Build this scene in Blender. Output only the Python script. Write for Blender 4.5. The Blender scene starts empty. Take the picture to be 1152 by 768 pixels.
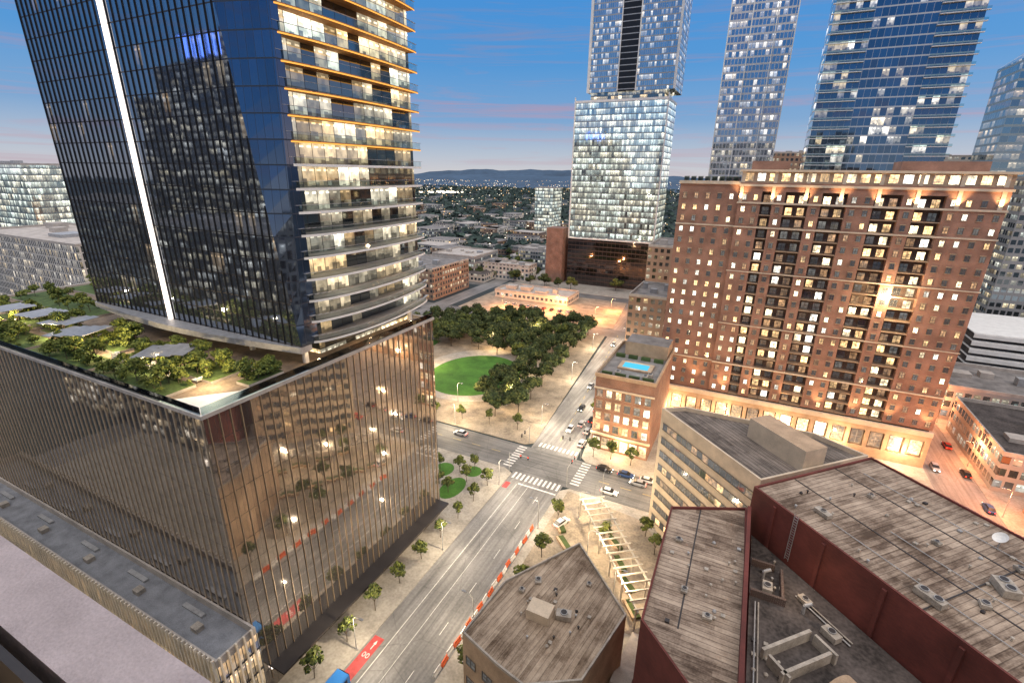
import bpy, math, random
from mathutils import Vector, Matrix
random.seed(7)
scene=bpy.context.scene
COL=scene.collection
rad=math.radians
H=80.0
CAMP=Vector((0,0,H))
# ------------------------------------------------------------ mesh helpers
class MB:
    def __init__(s): s.v=[];s.f=[];s.m=[];s.M=None
    def face(s,pts,m=0):
        i=len(s.v)
        for p in pts:
            p=Vector(p)
            if s.M is not None: p=s.M@p
            s.v.append(p)
        s.f.append(tuple(range(i,i+len(pts)))); s.m.append(m)
    def box(s,x0,y0,z0,x1,y1,z1,m=0,mt=None,bottom=True):
        if mt is None: mt=m
        a=(x0,y0);b=(x1,y0);c=(x1,y1);d=(x0,y1)
        for p,q in ((a,b),(b,c),(c,d),(d,a)):
            s.face([(p[0],p[1],z0),(q[0],q[1],z0),(q[0],q[1],z1),(p[0],p[1],z1)],m)
        s.face([(x0,y0,z1),(x1,y0,z1),(x1,y1,z1),(x0,y1,z1)],mt)
        if bottom: s.face([(x0,y1,z0),(x1,y1,z0),(x1,y0,z0),(x0,y0,z0)],m)
    def prism(s,poly,z0,z1,m=0,mt=None,bottom=False,top=True):
        if mt is None: mt=m
        n=len(poly)
        ar=sum(poly[i][0]*poly[(i+1)%n][1]-poly[(i+1)%n][0]*poly[i][1] for i in range(n))
        if ar<0: poly=poly[::-1]
        for i in range(n):
            p=poly[i];q=poly[(i+1)%n]
            s.face([(p[0],p[1],z0),(q[0],q[1],z0),(q[0],q[1],z1),(p[0],p[1],z1)],m)
        if top: s.face([(p[0],p[1],z1) for p in poly],mt)
        if bottom: s.face([(p[0],p[1],z0) for p in poly[::-1]],m)
    def wallring(s,poly,t,z0,z1,m=0):
        n=len(poly)
        ar=sum(poly[i][0]*poly[(i+1)%n][1]-poly[(i+1)%n][0]*poly[i][1] for i in range(n))
        if ar<0: poly=poly[::-1]
        ins=[]
        for i in range(n):
            p0=Vector(poly[i-1]);p1=Vector(poly[i]);p2=Vector(poly[(i+1)%n])
            d1=(p1-p0).normalized();d2=(p2-p1).normalized()
            n1=Vector((-d1.y,d1.x));n2=Vector((-d2.y,d2.x))
            b=(n1+n2);b=b/max(.3,b.length_squared)*2
            ins.append(p1+b*t)
        for i in range(n):
            j=(i+1)%n;p=poly[i];q=poly[j];a=ins[i];b=ins[j]
            s.face([(p[0],p[1],z0),(q[0],q[1],z0),(q[0],q[1],z1),(p[0],p[1],z1)],m)
            s.face([(b.x,b.y,z0),(a.x,a.y,z0),(a.x,a.y,z1),(b.x,b.y,z1)],m)
            s.face([(p[0],p[1],z1),(q[0],q[1],z1),(b.x,b.y,z1),(a.x,a.y,z1)],m)
    def cyl(s,p0,p1,r0,r1=None,n=8,m=0,cap=True):
        if r1 is None:r1=r0
        p0=Vector(p0);p1=Vector(p1);d=(p1-p0).normalized()
        a=d.orthogonal().normalized();b=d.cross(a)
        A=[p0+(a*math.cos(2*math.pi*i/n)+b*math.sin(2*math.pi*i/n))*r0 for i in range(n)]
        B=[p1+(a*math.cos(2*math.pi*i/n)+b*math.sin(2*math.pi*i/n))*r1 for i in range(n)]
        for i in range(n):
            j=(i+1)%n; s.face([A[i],A[j],B[j],B[i]],m)
        if cap:
            s.face(B,m); s.face(A[::-1],m)
    def loft(s,rings,m=0,cap=True):
        for r0,r1 in zip(rings[:-1],rings[1:]):
            n=len(r0)
            for i in range(n):
                j=(i+1)%n; s.face([r0[i],r0[j],r1[j],r1[i]],m)
        if cap: s.face(rings[0][::-1],m); s.face(rings[-1],m)
    def mesh(s,name,mats):
        me=bpy.data.meshes.new(name)
        me.from_pydata([tuple(v) for v in s.v],[],s.f)
        for mt in mats: me.materials.append(mt)
        me.polygons.foreach_set('material_index',s.m)
        uv=me.uv_layers.new(name='UVMap')
        me.update()
        data=[]
        for p in me.polygons:
            nx,ny,nz=p.normal
            hh=math.hypot(nx,ny)
            for li in p.loop_indices:
                co=me.vertices[me.loops[li].vertex_index].co
                if abs(nz)>.7 or hh<1e-6: data+= [co.x,co.y]
                else: data+= [(-ny*co.x+nx*co.y)/hh, co.z]
        uv.data.foreach_set('uv',data)
        return me
def link(name,data,parent=None,loc=(0,0,0),rotz=0,**kw):
    o=bpy.data.objects.new(name,data); COL.objects.link(o)
    o.location=loc; o.rotation_euler[2]=rotz
    if parent: o.parent=parent
    for k,v in kw.items(): o[k]=v
    return o
def thing(name,label,cat,loc=(0,0,0),rotz=0,group=None):
    o=link(name,None,None,loc,rotz,label=label,category=cat)
    if group:o['group']=group
    return o
# ------------------------------------------------------------ node helpers
class NT:
    def __init__(s,x):
        s.t=x.node_tree; s.t.nodes.clear()
    def n(s,typ,ins={},**kw):
        nd=s.t.nodes.new(typ)
        for k,v in kw.items(): setattr(nd,k,v)
        for k,v in ins.items():
            sock=nd.inputs[k]
            if hasattr(v,'links'): s.t.links.new(v,sock)
            else: sock.default_value=v
        return nd
    def m(s,op,a,b=0.0):
        return s.n('ShaderNodeMath',{0:a,1:b},operation=op).outputs[0]
    def mix(s,f,a,b,typ='MIX'):
        nd=s.t.nodes.new('ShaderNodeMix'); nd.data_type='RGBA'; nd.blend_type=typ
        for sock,v in ((nd.inputs[0],f),(nd.inputs[6],a),(nd.inputs[7],b)):
            if hasattr(v,'links'): s.t.links.new(v,sock)
            else: sock.default_value=v if not isinstance(v,tuple) or len(v)==4 else (*v,1)
        return nd.outputs[2]
    def mr(s,v,a,b,c,d):
        return s.n('ShaderNodeMapRange',{0:v,1:a,2:b,3:c,4:d}).outputs[0]
    def ramp(s,f,stops):
        nd=s.n('ShaderNodeValToRGB',{0:f}); e=nd.color_ramp.elements
        e[0].position=stops[0][0];e[0].color=(*stops[0][1],1)
        e[1].position=stops[-1][0];e[1].color=(*stops[-1][1],1)
        for p,c in stops[1:-1]:
            x=e.new(p);x.color=(*c,1)
        return nd.outputs[0]
def newmat(name):
    m=bpy.data.materials.new(name); m.use_nodes=True
    try: m.cycles.emission_sampling='NONE'
    except Exception: pass
    return m,NT(m)
def c4(c): return (*c,1) if len(c)==3 else c
def plain(name,col,rough=.8,metal=0,var=.25,scale=.4,scale2=6,bump=0,spec=.4,streak=None):
    m,t=newmat(name)
    geo=t.n('ShaderNodeNewGeometry')
    n1=t.n('ShaderNodeTexNoise',{'Vector':geo.outputs['Position'],'Scale':scale,'Detail':5.0,'Roughness':.6})
    n2=t.n('ShaderNodeTexNoise',{'Vector':geo.outputs['Position'],'Scale':scale2,'Detail':3.0})
    s=t.m('ADD',t.m('MULTIPLY',n1.outputs[0],.65),t.m('MULTIPLY',n2.outputs[0],.35))
    s=t.mr(s,.35,.65,1-var,1+var)
    if streak:
        n3=t.n('ShaderNodeTexNoise',{'Vector':t.n('ShaderNodeMapping',{0:geo.outputs['Position'],'Scale':streak}).outputs[0],'Scale':1.0,'Detail':4.0,'Roughness':.6})
        s=t.m('MULTIPLY',s,t.mr(n3.outputs[0],.35,.65,.70,1.22))
        vo=t.n('ShaderNodeTexVoronoi',{'Vector':geo.outputs['Position'],'Scale':.11},feature='DISTANCE_TO_EDGE')
        s=t.m('MULTIPLY',s,t.mr(vo.outputs[0],0,.012,.75,1.0))
        vp=t.n('ShaderNodeTexVoronoi',{'Vector':t.n('ShaderNodeMapping',{0:geo.outputs['Position'],'Scale':(.16,.09,1)}).outputs[0],'Scale':1.0},distance='CHEBYCHEV')
        pc=t.n('ShaderNodeSeparateXYZ',{0:vp.outputs['Color']})
        s=t.m('MULTIPLY',s,t.mr(pc.outputs[0],0,1,.86,1.1))
    cc=t.n('ShaderNodeVectorMath',{0:c4(col)[:3],'Scale':s},operation='SCALE').outputs[0]
    b=t.n('ShaderNodeBsdfPrincipled',{'Base Color':cc,'Roughness':rough,'Metallic':metal,'Specular IOR Level':spec})
    if bump:
        bp=t.n('ShaderNodeBump',{'Height':n2.outputs[0],'Strength':bump,'Distance':.1}); t.t.links.new(bp.outputs[0],b.inputs['Normal'])
    t.n('ShaderNodeOutputMaterial',{0:b.outputs[0]})
    return m
def emis(name,col,st):
    m,t=newmat(name)
    e=t.n('ShaderNodeEmission',{0:c4(col),1:st})
    t.n('ShaderNodeOutputMaterial',{0:e.outputs[0]}); return m
def clearglass(name,col=(.75,.85,.85)):
    m,t=newmat(name)
    a=t.n('ShaderNodeBsdfTransparent',{0:c4(col)}); g=t.n('ShaderNodeBsdfGlossy',{0:(.9,.95,1,1),1:.03})
    fr=t.n('ShaderNodeFresnel',{0:1.6})
    mx=t.n('ShaderNodeMixShader',{0:fr.outputs[0],1:a.outputs[0],2:g.outputs[0]})
    t.n('ShaderNodeOutputMaterial',{0:mx.outputs[0]}); return m
def facade(name,tint=(.03,.05,.08),fh=3.6,bw=1.5,lit=.3,c1=(1,.62,.28),c2=(1,.85,.62),es=1.5,mull=.06,spand=.22,
           fcol=(.03,.03,.035),rough=.04,metal=.9,fc=.4,tilt=.006,frough=.5,grp=3.0,blot=.4,tvar=.12):
    m,t=newmat(name)
    uv=t.n('ShaderNodeUVMap').outputs[0]
    sp=t.n('ShaderNodeSeparateXYZ',{0:uv})
    u=t.m('DIVIDE',t.m('ADD',sp.outputs[0],1000*bw),bw); v=t.m('DIVIDE',t.m('ADD',sp.outputs[1],100*fh),fh)
    fu=t.m('FLOOR',u); fv=t.m('FLOOR',v); ru=t.m('FRACT',u); rv=t.m('FRACT',v)
    geo=t.n('ShaderNodeNewGeometry')
    ns=t.n('ShaderNodeSeparateXYZ',{0:geo.outputs['Normal']})
    seed=t.m('ROUND',t.m('MULTIPLY',ns.outputs[0],3.0))
    def white(a,b_,c_):
        return t.n('ShaderNodeTexWhiteNoise',{'Vector':t.n('ShaderNodeCombineXYZ',{0:a,1:b_,2:c_}).outputs[0]},noise_dimensions='3D')
    wn=white(fu,fv,seed)
    wn2=white(t.m('FLOOR',t.m('DIVIDE',u,grp)),fv,t.m('ADD',seed,7.0))
    fur=white(t.m('FLOOR',t.m('MULTIPLY',u,3.0)),fv,t.m('ADD',seed,13.0))
    mixv=t.m('ADD',t.m('MULTIPLY',wn.outputs['Value'],1-fc),t.m('MULTIPLY',wn2.outputs['Value'],fc))
    litm=t.m('LESS_THAN',mixv,lit)
    sc=t.n('ShaderNodeSeparateXYZ',{0:wn.outputs['Color']})
    sc2=t.n('ShaderNodeSeparateXYZ',{0:wn2.outputs['Color']})
    ecol=t.mix(sc2.outputs[1],c4(c1),c4(c2))
    nz=t.n('ShaderNodeTexNoise',{'Vector':t.n('ShaderNodeVectorMath',{0:uv,1:(.7,.5,1)},operation='MULTIPLY').outputs[0],'Scale':1.0,'Detail':3.0})
    det=t.mr(nz.outputs[0],.38,.62,1-blot,1+blot*.5)
    low=t.mr(t.m('GREATER_THAN',rv,t.m('ADD',.08,t.m('MULTIPLY',fur.outputs['Value'],.42))),0,1,.28,1)
    dash=t.m('MULTIPLY',t.m('MULTIPLY',t.m('GREATER_THAN',rv,.80),t.m('LESS_THAN',rv,.88)),t.m('GREATER_THAN',t.m('FRACT',t.m('MULTIPLY',u,1.7)),.45))
    inten=t.m('MULTIPLY',t.m('MULTIPLY',det,low),t.m('ADD',.4,t.m('MULTIPLY',rv,.5)))
    inten=t.m('ADD',inten,t.m('MULTIPLY',dash,1.6))
    inten=t.m('MULTIPLY',inten,t.m('ADD',.14,t.m('MULTIPLY',t.m('POWER',sc.outputs[0],1.8),1.2)))
    inten=t.m('MULTIPLY',t.m('MULTIPLY',inten,litm),es)
    cen=t.n('ShaderNodeVectorMath',{0:wn.outputs['Color'],1:(.5,.5,.5)},operation='SUBTRACT')
    off=t.n('ShaderNodeVectorMath',{0:cen.outputs[0],'Scale':tilt},operation='SCALE')
    nn=t.n('ShaderNodeVectorMath',{0:geo.outputs['Normal'],1:off.outputs[0]},operation='ADD')
    nrm=t.n('ShaderNodeVectorMath',{0:nn.outputs[0]},operation='NORMALIZE')
    tv=t.mr(sc.outputs[2],0,1,1-tvar,1+tvar)
    tc_=t.n('ShaderNodeVectorMath',{0:c4(tint)[:3],'Scale':tv},operation='SCALE').outputs[0]
    g=t.n('ShaderNodeBsdfPrincipled',{'Base Color':tc_,'Roughness':rough,'Metallic':metal,
        'Normal':nrm.outputs[0],'Emission Color':ecol,'Emission Strength':inten})
    f=t.n('ShaderNodeBsdfPrincipled',{'Base Color':c4(fcol),'Roughness':frough})
    fm=t.m('MAXIMUM',t.m('LESS_THAN',ru,mull),t.m('LESS_THAN',rv,spand))
    mx=t.n('ShaderNodeMixShader',{0:fm,1:g.outputs[0],2:f.outputs[0]})
    t.n('ShaderNodeOutputMaterial',{0:mx.outputs[0]})
    return m
def planks(name,c1,c2,w=.6,rough=.8,ang=0,gapk=.6):
    m,t=newmat(name)
    tc=t.n('ShaderNodeTexCoord').outputs['Object']
    mp=t.n('ShaderNodeMapping',{0:tc,'Rotation':(0,0,ang)})
    sp=t.n('ShaderNodeSeparateXYZ',{0:mp.outputs[0]})
    u=t.m('DIVIDE',sp.outputs[0],w);fu=t.m('FLOOR',u);ru=t.m('FRACT',u)
    v=t.m('DIVIDE',sp.outputs[1],7.0)
    wn=t.n('ShaderNodeTexWhiteNoise',{'Vector':t.n('ShaderNodeCombineXYZ',{0:fu,1:t.m('FLOOR',t.m('ADD',v,t.m('MULTIPLY',fu,.37)))}).outputs[0]},noise_dimensions='3D')
    nz=t.n('ShaderNodeTexNoise',{'Vector':mp.outputs[0],'Scale':.13,'Detail':9.0,'Roughness':.72})
    st=t.n('ShaderNodeTexNoise',{'Vector':t.n('ShaderNodeMapping',{0:mp.outputs[0],'Scale':(3.0,.22,1)}).outputs[0],'Scale':1.0,'Detail':6.0,'Roughness':.65})
    fine=t.n('ShaderNodeTexNoise',{'Vector':mp.outputs[0],'Scale':4.0,'Detail':4.0})
    f=t.m('ADD',t.m('MULTIPLY',wn.outputs['Value'],.25),t.m('ADD',t.m('MULTIPLY',nz.outputs[0],1.6),t.m('ADD',t.m('MULTIPLY',st.outputs[0],1.0),t.m('MULTIPLY',fine.outputs[0],.35))))
    f=t.mr(f,1.25,1.95,0,1)
    col=t.ramp(f,[(0,(c1[0]*.5,c1[1]*.47,c1[2]*.45)),(.25,c1),(.6,tuple((a+b)/2 for a,b in zip(c1,c2))),(1,c2)])
    gap=t.m('LESS_THAN',ru,.13)
    col=t.mix(t.m('MULTIPLY',gap,gapk),col,(c1[0]*.35,c1[1]*.33,c1[2]*.33,1))
    bp=t.n('ShaderNodeBump',{'Height':t.m('ADD',t.m('MULTIPLY',gap,-1.0),t.m('MULTIPLY',st.outputs[0],.4)),'Strength':.5,'Distance':.08})
    b=t.n('ShaderNodeBsdfPrincipled',{'Base Color':col,'Roughness':rough,'Normal':bp.outputs[0],'Specular IOR Level':.2})
    t.n('ShaderNodeOutputMaterial',{0:b.outputs[0]})
    return m
def brick(name,c1,c2,mort=(.3,.27,.24),var=.3):
    m,t=newmat(name)
    uv=t.n('ShaderNodeUVMap').outputs[0]
    bt=t.n('ShaderNodeTexBrick',{'Vector':uv,'Color1':c4(c1),'Color2':c4(c2),'Mortar':c4(mort),'Scale':1.0,'Mortar Size':.012,'Brick Width':.5,'Row Height':.16})
    geo=t.n('ShaderNodeNewGeometry')
    nz=t.n('ShaderNodeTexNoise',{'Vector':geo.outputs['Position'],'Scale':.25,'Detail':6.0})
    s=t.mr(nz.outputs[0],.3,.7,1-var,1+var)
    cc=t.n('ShaderNodeVectorMath',{0:bt.outputs[0],'Scale':s},operation='SCALE').outputs[0]
    b=t.n('ShaderNodeBsdfPrincipled',{'Base Color':cc,'Roughness':.85})
    t.n('ShaderNodeOutputMaterial',{0:b.outputs[0]})
    return m
def winlit(name,col,st):
    m,t=newmat(name)
    geo=t.n('ShaderNodeNewGeometry')
    nz=t.n('ShaderNodeTexNoise',{'Vector':geo.outputs['Position'],'Scale':1.3,'Detail':3.0})
    n2=t.n('ShaderNodeTexNoise',{'Vector':geo.outputs['Position'],'Scale':.23,'Detail':0.0})
    d=t.mr(nz.outputs[0],.35,.65,.3,1.3)
    e=t.mr(n2.outputs[0],.3,.7,.3,1.6)
    b=t.n('ShaderNodeBsdfPrincipled',{'Base Color':(.25,.28,.32,1),'Roughness':.06,'Metallic':.8,'Emission Color':c4(col),'Emission Strength':t.m('MULTIPLY',t.m('MULTIPLY',d,e),st)})
    t.n('ShaderNodeOutputMaterial',{0:b.outputs[0]})
    return m
# ------------------------------------------------------------ materials
M={}
M['asphalt']=plain('asphalt',(.15,.148,.145),.7,var=.28,scale=.12,scale2=3,streak=(.04,1.1,1))
M['asphalt2']=plain('worn_asphalt',(.205,.20,.195),.62,var=.28,scale=.09,scale2=2,streak=(1.1,.04,1))
M['pave']=plain('pavement_concrete',(.35,.32,.275),.85,var=.28,scale=.25,scale2=2)
M['plaza']=plain('plaza_paving',(.30,.25,.19),.85,var=.45,scale=.2,scale2=2)
M['land']=plain('land',(.028,.04,.045),.95,var=.6,scale=.01,scale2=.05)
M['hill']=plain('hill',(.045,.085,.14),.95,var=.3,scale=.002,scale2=.02)  # bluish hill colour with the distance haze painted in
M['grass']=plain('grass',(.055,.155,.02),.95,var=.4,scale=.15,scale2=3)
M['paint']=plain('road_paint',(.66,.65,.62),.7,var=.35,scale=1,scale2=8)
M['ypaint']=plain('yellow_paint',(.5,.38,.12),.7)
M['redlane']=plain('red_lane',(.42,.06,.06),.7,var=.35,scale=.5)
M['metal']=plain('grey_metal',(.38,.38,.38),.5,.4,var=.25,scale=1)
M['dmetal']=plain('dark_metal',(.045,.04,.04),.5,.3,var=.2)
M['black']=plain('black_fin',(.02,.02,.022),.35,.4,var=.2)
M['silverfin']=plain('pale_fin',(.70,.63,.52),.5,.1,var=.15)
M['greyfin']=plain('bronze_fin',(.55,.46,.35),.35,.3,var=.15)
M['bronze']=plain('dark_bronze_fin',(.34,.26,.18),.35,.4,var=.15)
M['white']=plain('white_paint',(.75,.74,.71),.6,var=.12)
M['concrete']=plain('concrete',(.42,.38,.34),.85,var=.25,scale=.4)
M['unit']=plain('weathered_unit_metal',(.38,.34,.29),.7,.1,var=.35,scale=.8)
M['ledge']=plain('ledge_concrete',(.54,.46,.46),.85,var=.2,scale=.9,scale2=22,bump=.2)
M['tanfloor']=plain('tan_tile',(.5,.36,.22),.8,var=.2,scale=2)
M['cream']=plain('cream_stone',(.58,.48,.36),.8,var=.18)
M['tan']=plain('tan_stone',(.42,.30,.20),.85,var=.25)
M['perg']=plain('pergola_beam',(.44,.41,.36),.7,var=.25)
M['terr']=plain('terrace_paving',(.22,.17,.125),.85,var=.4,scale=.5,scale2=3)
M['roofgrey']=plain('grey_roof',(.20,.185,.175),.9,var=.45,scale=.3)
M['annexroof']=plain('annex_roof',(.23,.24,.26),.85,var=.35,scale=.4)
M['roofdark']=plain('dark_roof',(.075,.063,.058),.9,var=.65,scale=.25,scale2=2)
M['rooflight']=plain('light_roof',(.43,.39,.35),.85,var=.3,scale=.3)
M['redwall']=brick('red_brown_wall',(.155,.036,.028),(.125,.03,.024),(.09,.035,.03))
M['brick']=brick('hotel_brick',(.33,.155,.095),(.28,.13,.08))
M['brickd']=brick('recess_shade_brick',(.075,.038,.028),(.06,.03,.022))  # hotel brick darkened: shade of the balcony recesses put into the colour
M['brick2']=brick('dark_brick',(.27,.13,.08),(.23,.105,.065))
M['wood']=planks('warm_soffit_wood',(.35,.17,.06),(.5,.27,.1),.3)
M['plank']=planks('weathered_plank_roof',(.165,.12,.09),(.50,.40,.31),.75,ang=rad(90),gapk=.6)
M['plankB']=planks('weathered_roof_boards',(.165,.12,.09),(.49,.39,.30),.75,ang=rad(90),gapk=.6)
M['plankC']=planks('warm_roof_boards',(.18,.13,.09),(.50,.40,.30),.75,ang=rad(10),gapk=.4)
M['rib']=planks('ribbed_roof',(.105,.09,.08),(.26,.22,.19),.9,ang=rad(-45),gapk=.8)
M['bark']=plain('bark',(.09,.07,.05),.95)
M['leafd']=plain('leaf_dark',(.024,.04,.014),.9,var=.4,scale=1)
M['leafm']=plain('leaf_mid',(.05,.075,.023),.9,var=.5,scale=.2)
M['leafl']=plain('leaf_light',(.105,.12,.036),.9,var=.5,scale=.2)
M['gleaf']=plain('garden_leaf',(.17,.20,.04),.9,var=.5,scale=1)
M['gleafd']=plain('garden_leaf_dark',(.07,.11,.03),.9,var=.5,scale=1)
M['hazeleaf']=plain('far_leaf_haze',(.024,.042,.036),.95,var=.5,scale=.01,scale2=.1)  # far foliage shifted to blue, distance haze put into its colour
M['hazeleaf2']=plain('far_leaf_haze_light',(.045,.072,.058),.95,var=.5,scale=.01,scale2=.1)  # lighter far foliage, same haze in the colour
M['water']=emis('pool_water',(.1,.6,.85),1.2)
M['lampw']=emis('lamp_glow',(1,.8,.55),14)
M['stripw']=emis('strip_glow',(1,.84,.72),3.0)
M['orange']=emis('warm_strip',(1,.42,.08),1.6)
M['neon']=emis('red_orange_strip',(1,.16,.03),2.2)
M['flood']=emis('flood_glow',(1,.85,.6),100)
M['blue']=emis('blue_crown',(.15,.3,1),6)
M['redlight']=emis('red_light',(1,.05,.02),8)
M['head']=emis('headlight_glow',(1,.95,.8),18)
M['bluebus']=plain('bus_blue',(.04,.22,.6),.3,var=.1)
M['barrier']=plain('barrier_orange',(.7,.13,.04),.5,var=.15)
M['balu']=clearglass('glass_balustrade')
M['framed']=plain('window_frame',(.12,.10,.08),.5)
M['framel']=plain('pale_window_frame',(.45,.42,.37),.5)
W=[winlit('window_warm',(1,.62,.27),2.2),winlit('window_bright',(1,.8,.5),3.4),winlit('window_cool',(1,.92,.78),2.2),
   winlit('window_dim',(1,.55,.25),.5),winlit('window_dark',(.4,.4,.5),.02),winlit('window_dark_blind',(.6,.6,.55),.14)]
wprob=[.13,.10,.11,.15,.32,.19]
F={}
F['tower']=facade('tower_glass',(.25,.29,.35),3.3,1.5,.15,es=1.1,mull=.03,spand=.06,fcol=(.02,.02,.025),tvar=.06)
F['chamfer']=facade('tower_corner_glass',(.12,.16,.23),3.3,1.2,.05,es=.5,mull=.05,spand=.06,tilt=.01,fcol=(.02,.03,.05))
F['balc']=facade('balcony_glazing',(.22,.25,.26),3.3,2.4,.62,(1,.68,.32),(1,.95,.75),2.1,.045,.05,fc=.5,grp=3,blot=.5)
F['podium']=facade('podium_glass',(.40,.37,.35),4.2,1.5,.03,es=.5,mull=.02,spand=.018,tilt=.006,fcol=(.02,.018,.018),tvar=.04)
F['annex']=facade('annex_glass',(.3,.3,.3),4,1.2,.75,(1,.62,.3),(1,.8,.5),1.1,mull=.1,spand=.1)
F['mid']=facade('lit_office_glass',(.50,.60,.62),3.9,1.6,.86,(1,.9,.66),(.85,1,.92),1.35,.10,.12,(.16,.18,.19),fc=.3,grp=5,blot=.4)
F['midup']=facade('upper_tower_glass',(.48,.54,.60),3.5,1.3,.40,(1,.8,.5),(1,.95,.8),2.2,.14,.2,(.32,.34,.36),grp=2)
F['midbase']=facade('base_glass',(.10,.09,.09),3.2,3,.14,(1,.3,.1),(1,.6,.4),.5,.05,.2,(.04,.025,.025))
F['white']=facade('pale_tower_glass',(.34,.41,.50),3.3,1.7,.42,(1,.8,.5),(1,.95,.85),2.4,.16,.26,(.55,.55,.56),grp=2)
F['blueg']=facade('blue_tower_glass',(.13,.20,.28),3.4,2.2,.36,(1,.78,.45),(1,.95,.85),2.8,.04,.15,(.46,.48,.5),tilt=.012,fc=.6,grp=3,blot=.5)
F['far']=facade('far_tower_glass',(.24,.34,.40),3.8,3,.45,es=1.1,mull=.05,spand=.28,fcol=(.26,.33,.36))
F['grid']=facade('gridded_apartment_facade',(.2,.25,.3),3.3,3.2,.42,(1,.74,.4),(1,.95,.85),2.0,.4,.45,(.55,.5,.44),frough=.8)
F['vfin']=facade('vertical_fin_apartment_facade',(.15,.2,.24),3.3,1.6,.45,(1,.74,.4),(1,.95,.85),2.0,.5,.14,(.52,.49,.45),frough=.8)
F['gridb']=facade('brick_apartment_facade',(.2,.2,.2),3.4,3.0,.45,(1,.6,.25),(1,.9,.7),2.0,.45,.45,(.31,.20,.14),frough=.9)
F['gridg']=facade('grey_office_facade',(.25,.3,.33),3.6,2.4,.45,(1,.78,.45),(.9,1,.95),1.8,.25,.4,(.30,.29,.28),frough=.8)
F['rear']=facade('reflected_tower_facade',(.12,.14,.17),3.4,2.2,.5,(1,.78,.45),(1,.95,.85),3.8,.3,.4,(.04,.04,.05))
F['own']=facade('own_apartment_facade',(.15,.15,.17),3.2,2.0,.45,(1,.74,.4),(1,.9,.8),4.2,.35,.3,(.45,.42,.38))
# ------------------------------------------------------------ windows
def window_mesh(name,w,h,mat,frame,sill=True,cross=True):
    b=MB(); t=.09
    b.box(-w/2,-.10,0,-w/2+t,-.002,h,1); b.box(w/2-t,-.10,0,w/2,-.002,h,1)
    b.box(-w/2+t,-.10,0,w/2-t,-.002,t,1); b.box(-w/2+t,-.10,h-t,w/2-t,-.002,h,1)
    if cross: b.box(-.035,-.08,t,.035,-.031,h-t,1); b.box(-w/2+t,-.08,h*.5-.03,w/2-t,-.031,h*.5+.03,1)
    b.face([(-w/2+t,-.03,t),(w/2-t,-.03,t),(w/2-t,-.03,h-t),(-w/2+t,-.03,h-t)],0)
    if sill: b.box(-w/2-.1,-.16,-.13,w/2+.1,-.004,-.004,2); b.box(-w/2-.1,-.1,h+.004,w/2+.1,-.004,h+.2,2)
    return b.mesh(name,[mat,frame,M['tan']])
WMC={}
def winvars(w,h,frame='framed',sill=True,cross=True):
    k=(w,h,frame,sill,cross)
    if k not in WMC: WMC[k]=[window_mesh('window_mesh',w,h,x,M[frame],sill,cross) for x in W]
    return WMC[k]
def pickw(pr=wprob):
    r=random.random();a=0
    for i,p in enumerate(pr):
        a+=p
        if r<a:return i
    return len(pr)-1
def place_parts(parent,name,places,limit=100):
    PM=Matrix.Translation(parent.location)@Matrix.Rotation(parent.rotation_euler[2],4,'Z')
    places.sort(key=lambda p:((PM@Vector(p[1:4]))-CAMP).length)
    for p in places[:limit]:
        link(name,p[0],parent,p[1:4],p[4])
    rest=places[limit:]
    if rest:
        vs=[];fs=[];ms=[];mats=[]
        for me,x,y,z,r in rest:
            T=Matrix.Translation((x,y,z))@Matrix.Rotation(r,4,'Z'); i0=len(vs)
            vs+=[tuple(T@v.co) for v in me.vertices]
            mi=[]
            for mt in me.materials:
                if mt not in mats: mats.append(mt)
                mi.append(mats.index(mt))
            for p in me.polygons:
                fs.append(tuple(i0+k for k in p.vertices)); ms.append(mi[p.material_index])
        me=bpy.data.meshes.new(name+'_rest'); me.from_pydata(vs,[],fs)
        for mt in mats: me.materials.append(mt)
        me.polygons.foreach_set('material_index',ms); me.update()
        link(name,me,parent,kind='stuff')
def mk(name,mb,mats,parent=None,**kw):
    return link(name,mb.mesh(name,mats),parent,**kw)
def bits(name,boxes,mat,parent):
    for bx in boxes:
        b=MB(); b.box(*bx); mk(name,b,[M[mat]],parent)
def simple_tower(name,label,cat,x0,y0,x1,y1,z,mat,roof='roofgrey',group=None):
    t=thing(name,label,cat,((x0+x1)/2,(y0+y1)/2,0),group=group)
    a=(x1-x0)/2;c=(y1-y0)/2
    b=MB(); b.box(-a,-c,0,a,c,z,0,1,False); mk('wall',b,[mat,M[roof]],t)
    b=MB(); b.wallring([(-a,-c),(a,-c),(a,c),(-a,c)],.4,z+.002,z+1.1,0)
    mk('parapet',b,[M['concrete']],t)
    r=random.Random(int(x0*7+y0))
    for i in range(4):
        px=-a*.8+i*a*.42;py=r.uniform(-c*.6,c*.3);w=r.uniform(.12,.3)*a
        b=MB(); b.box(px,py,z+.004,px+w,py+w*.8,z+r.uniform(1.2,3),0,0,False); mk('plant_room',b,[M[r.choice(['metal','concrete','rooflight'])]],t)
    return t
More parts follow.
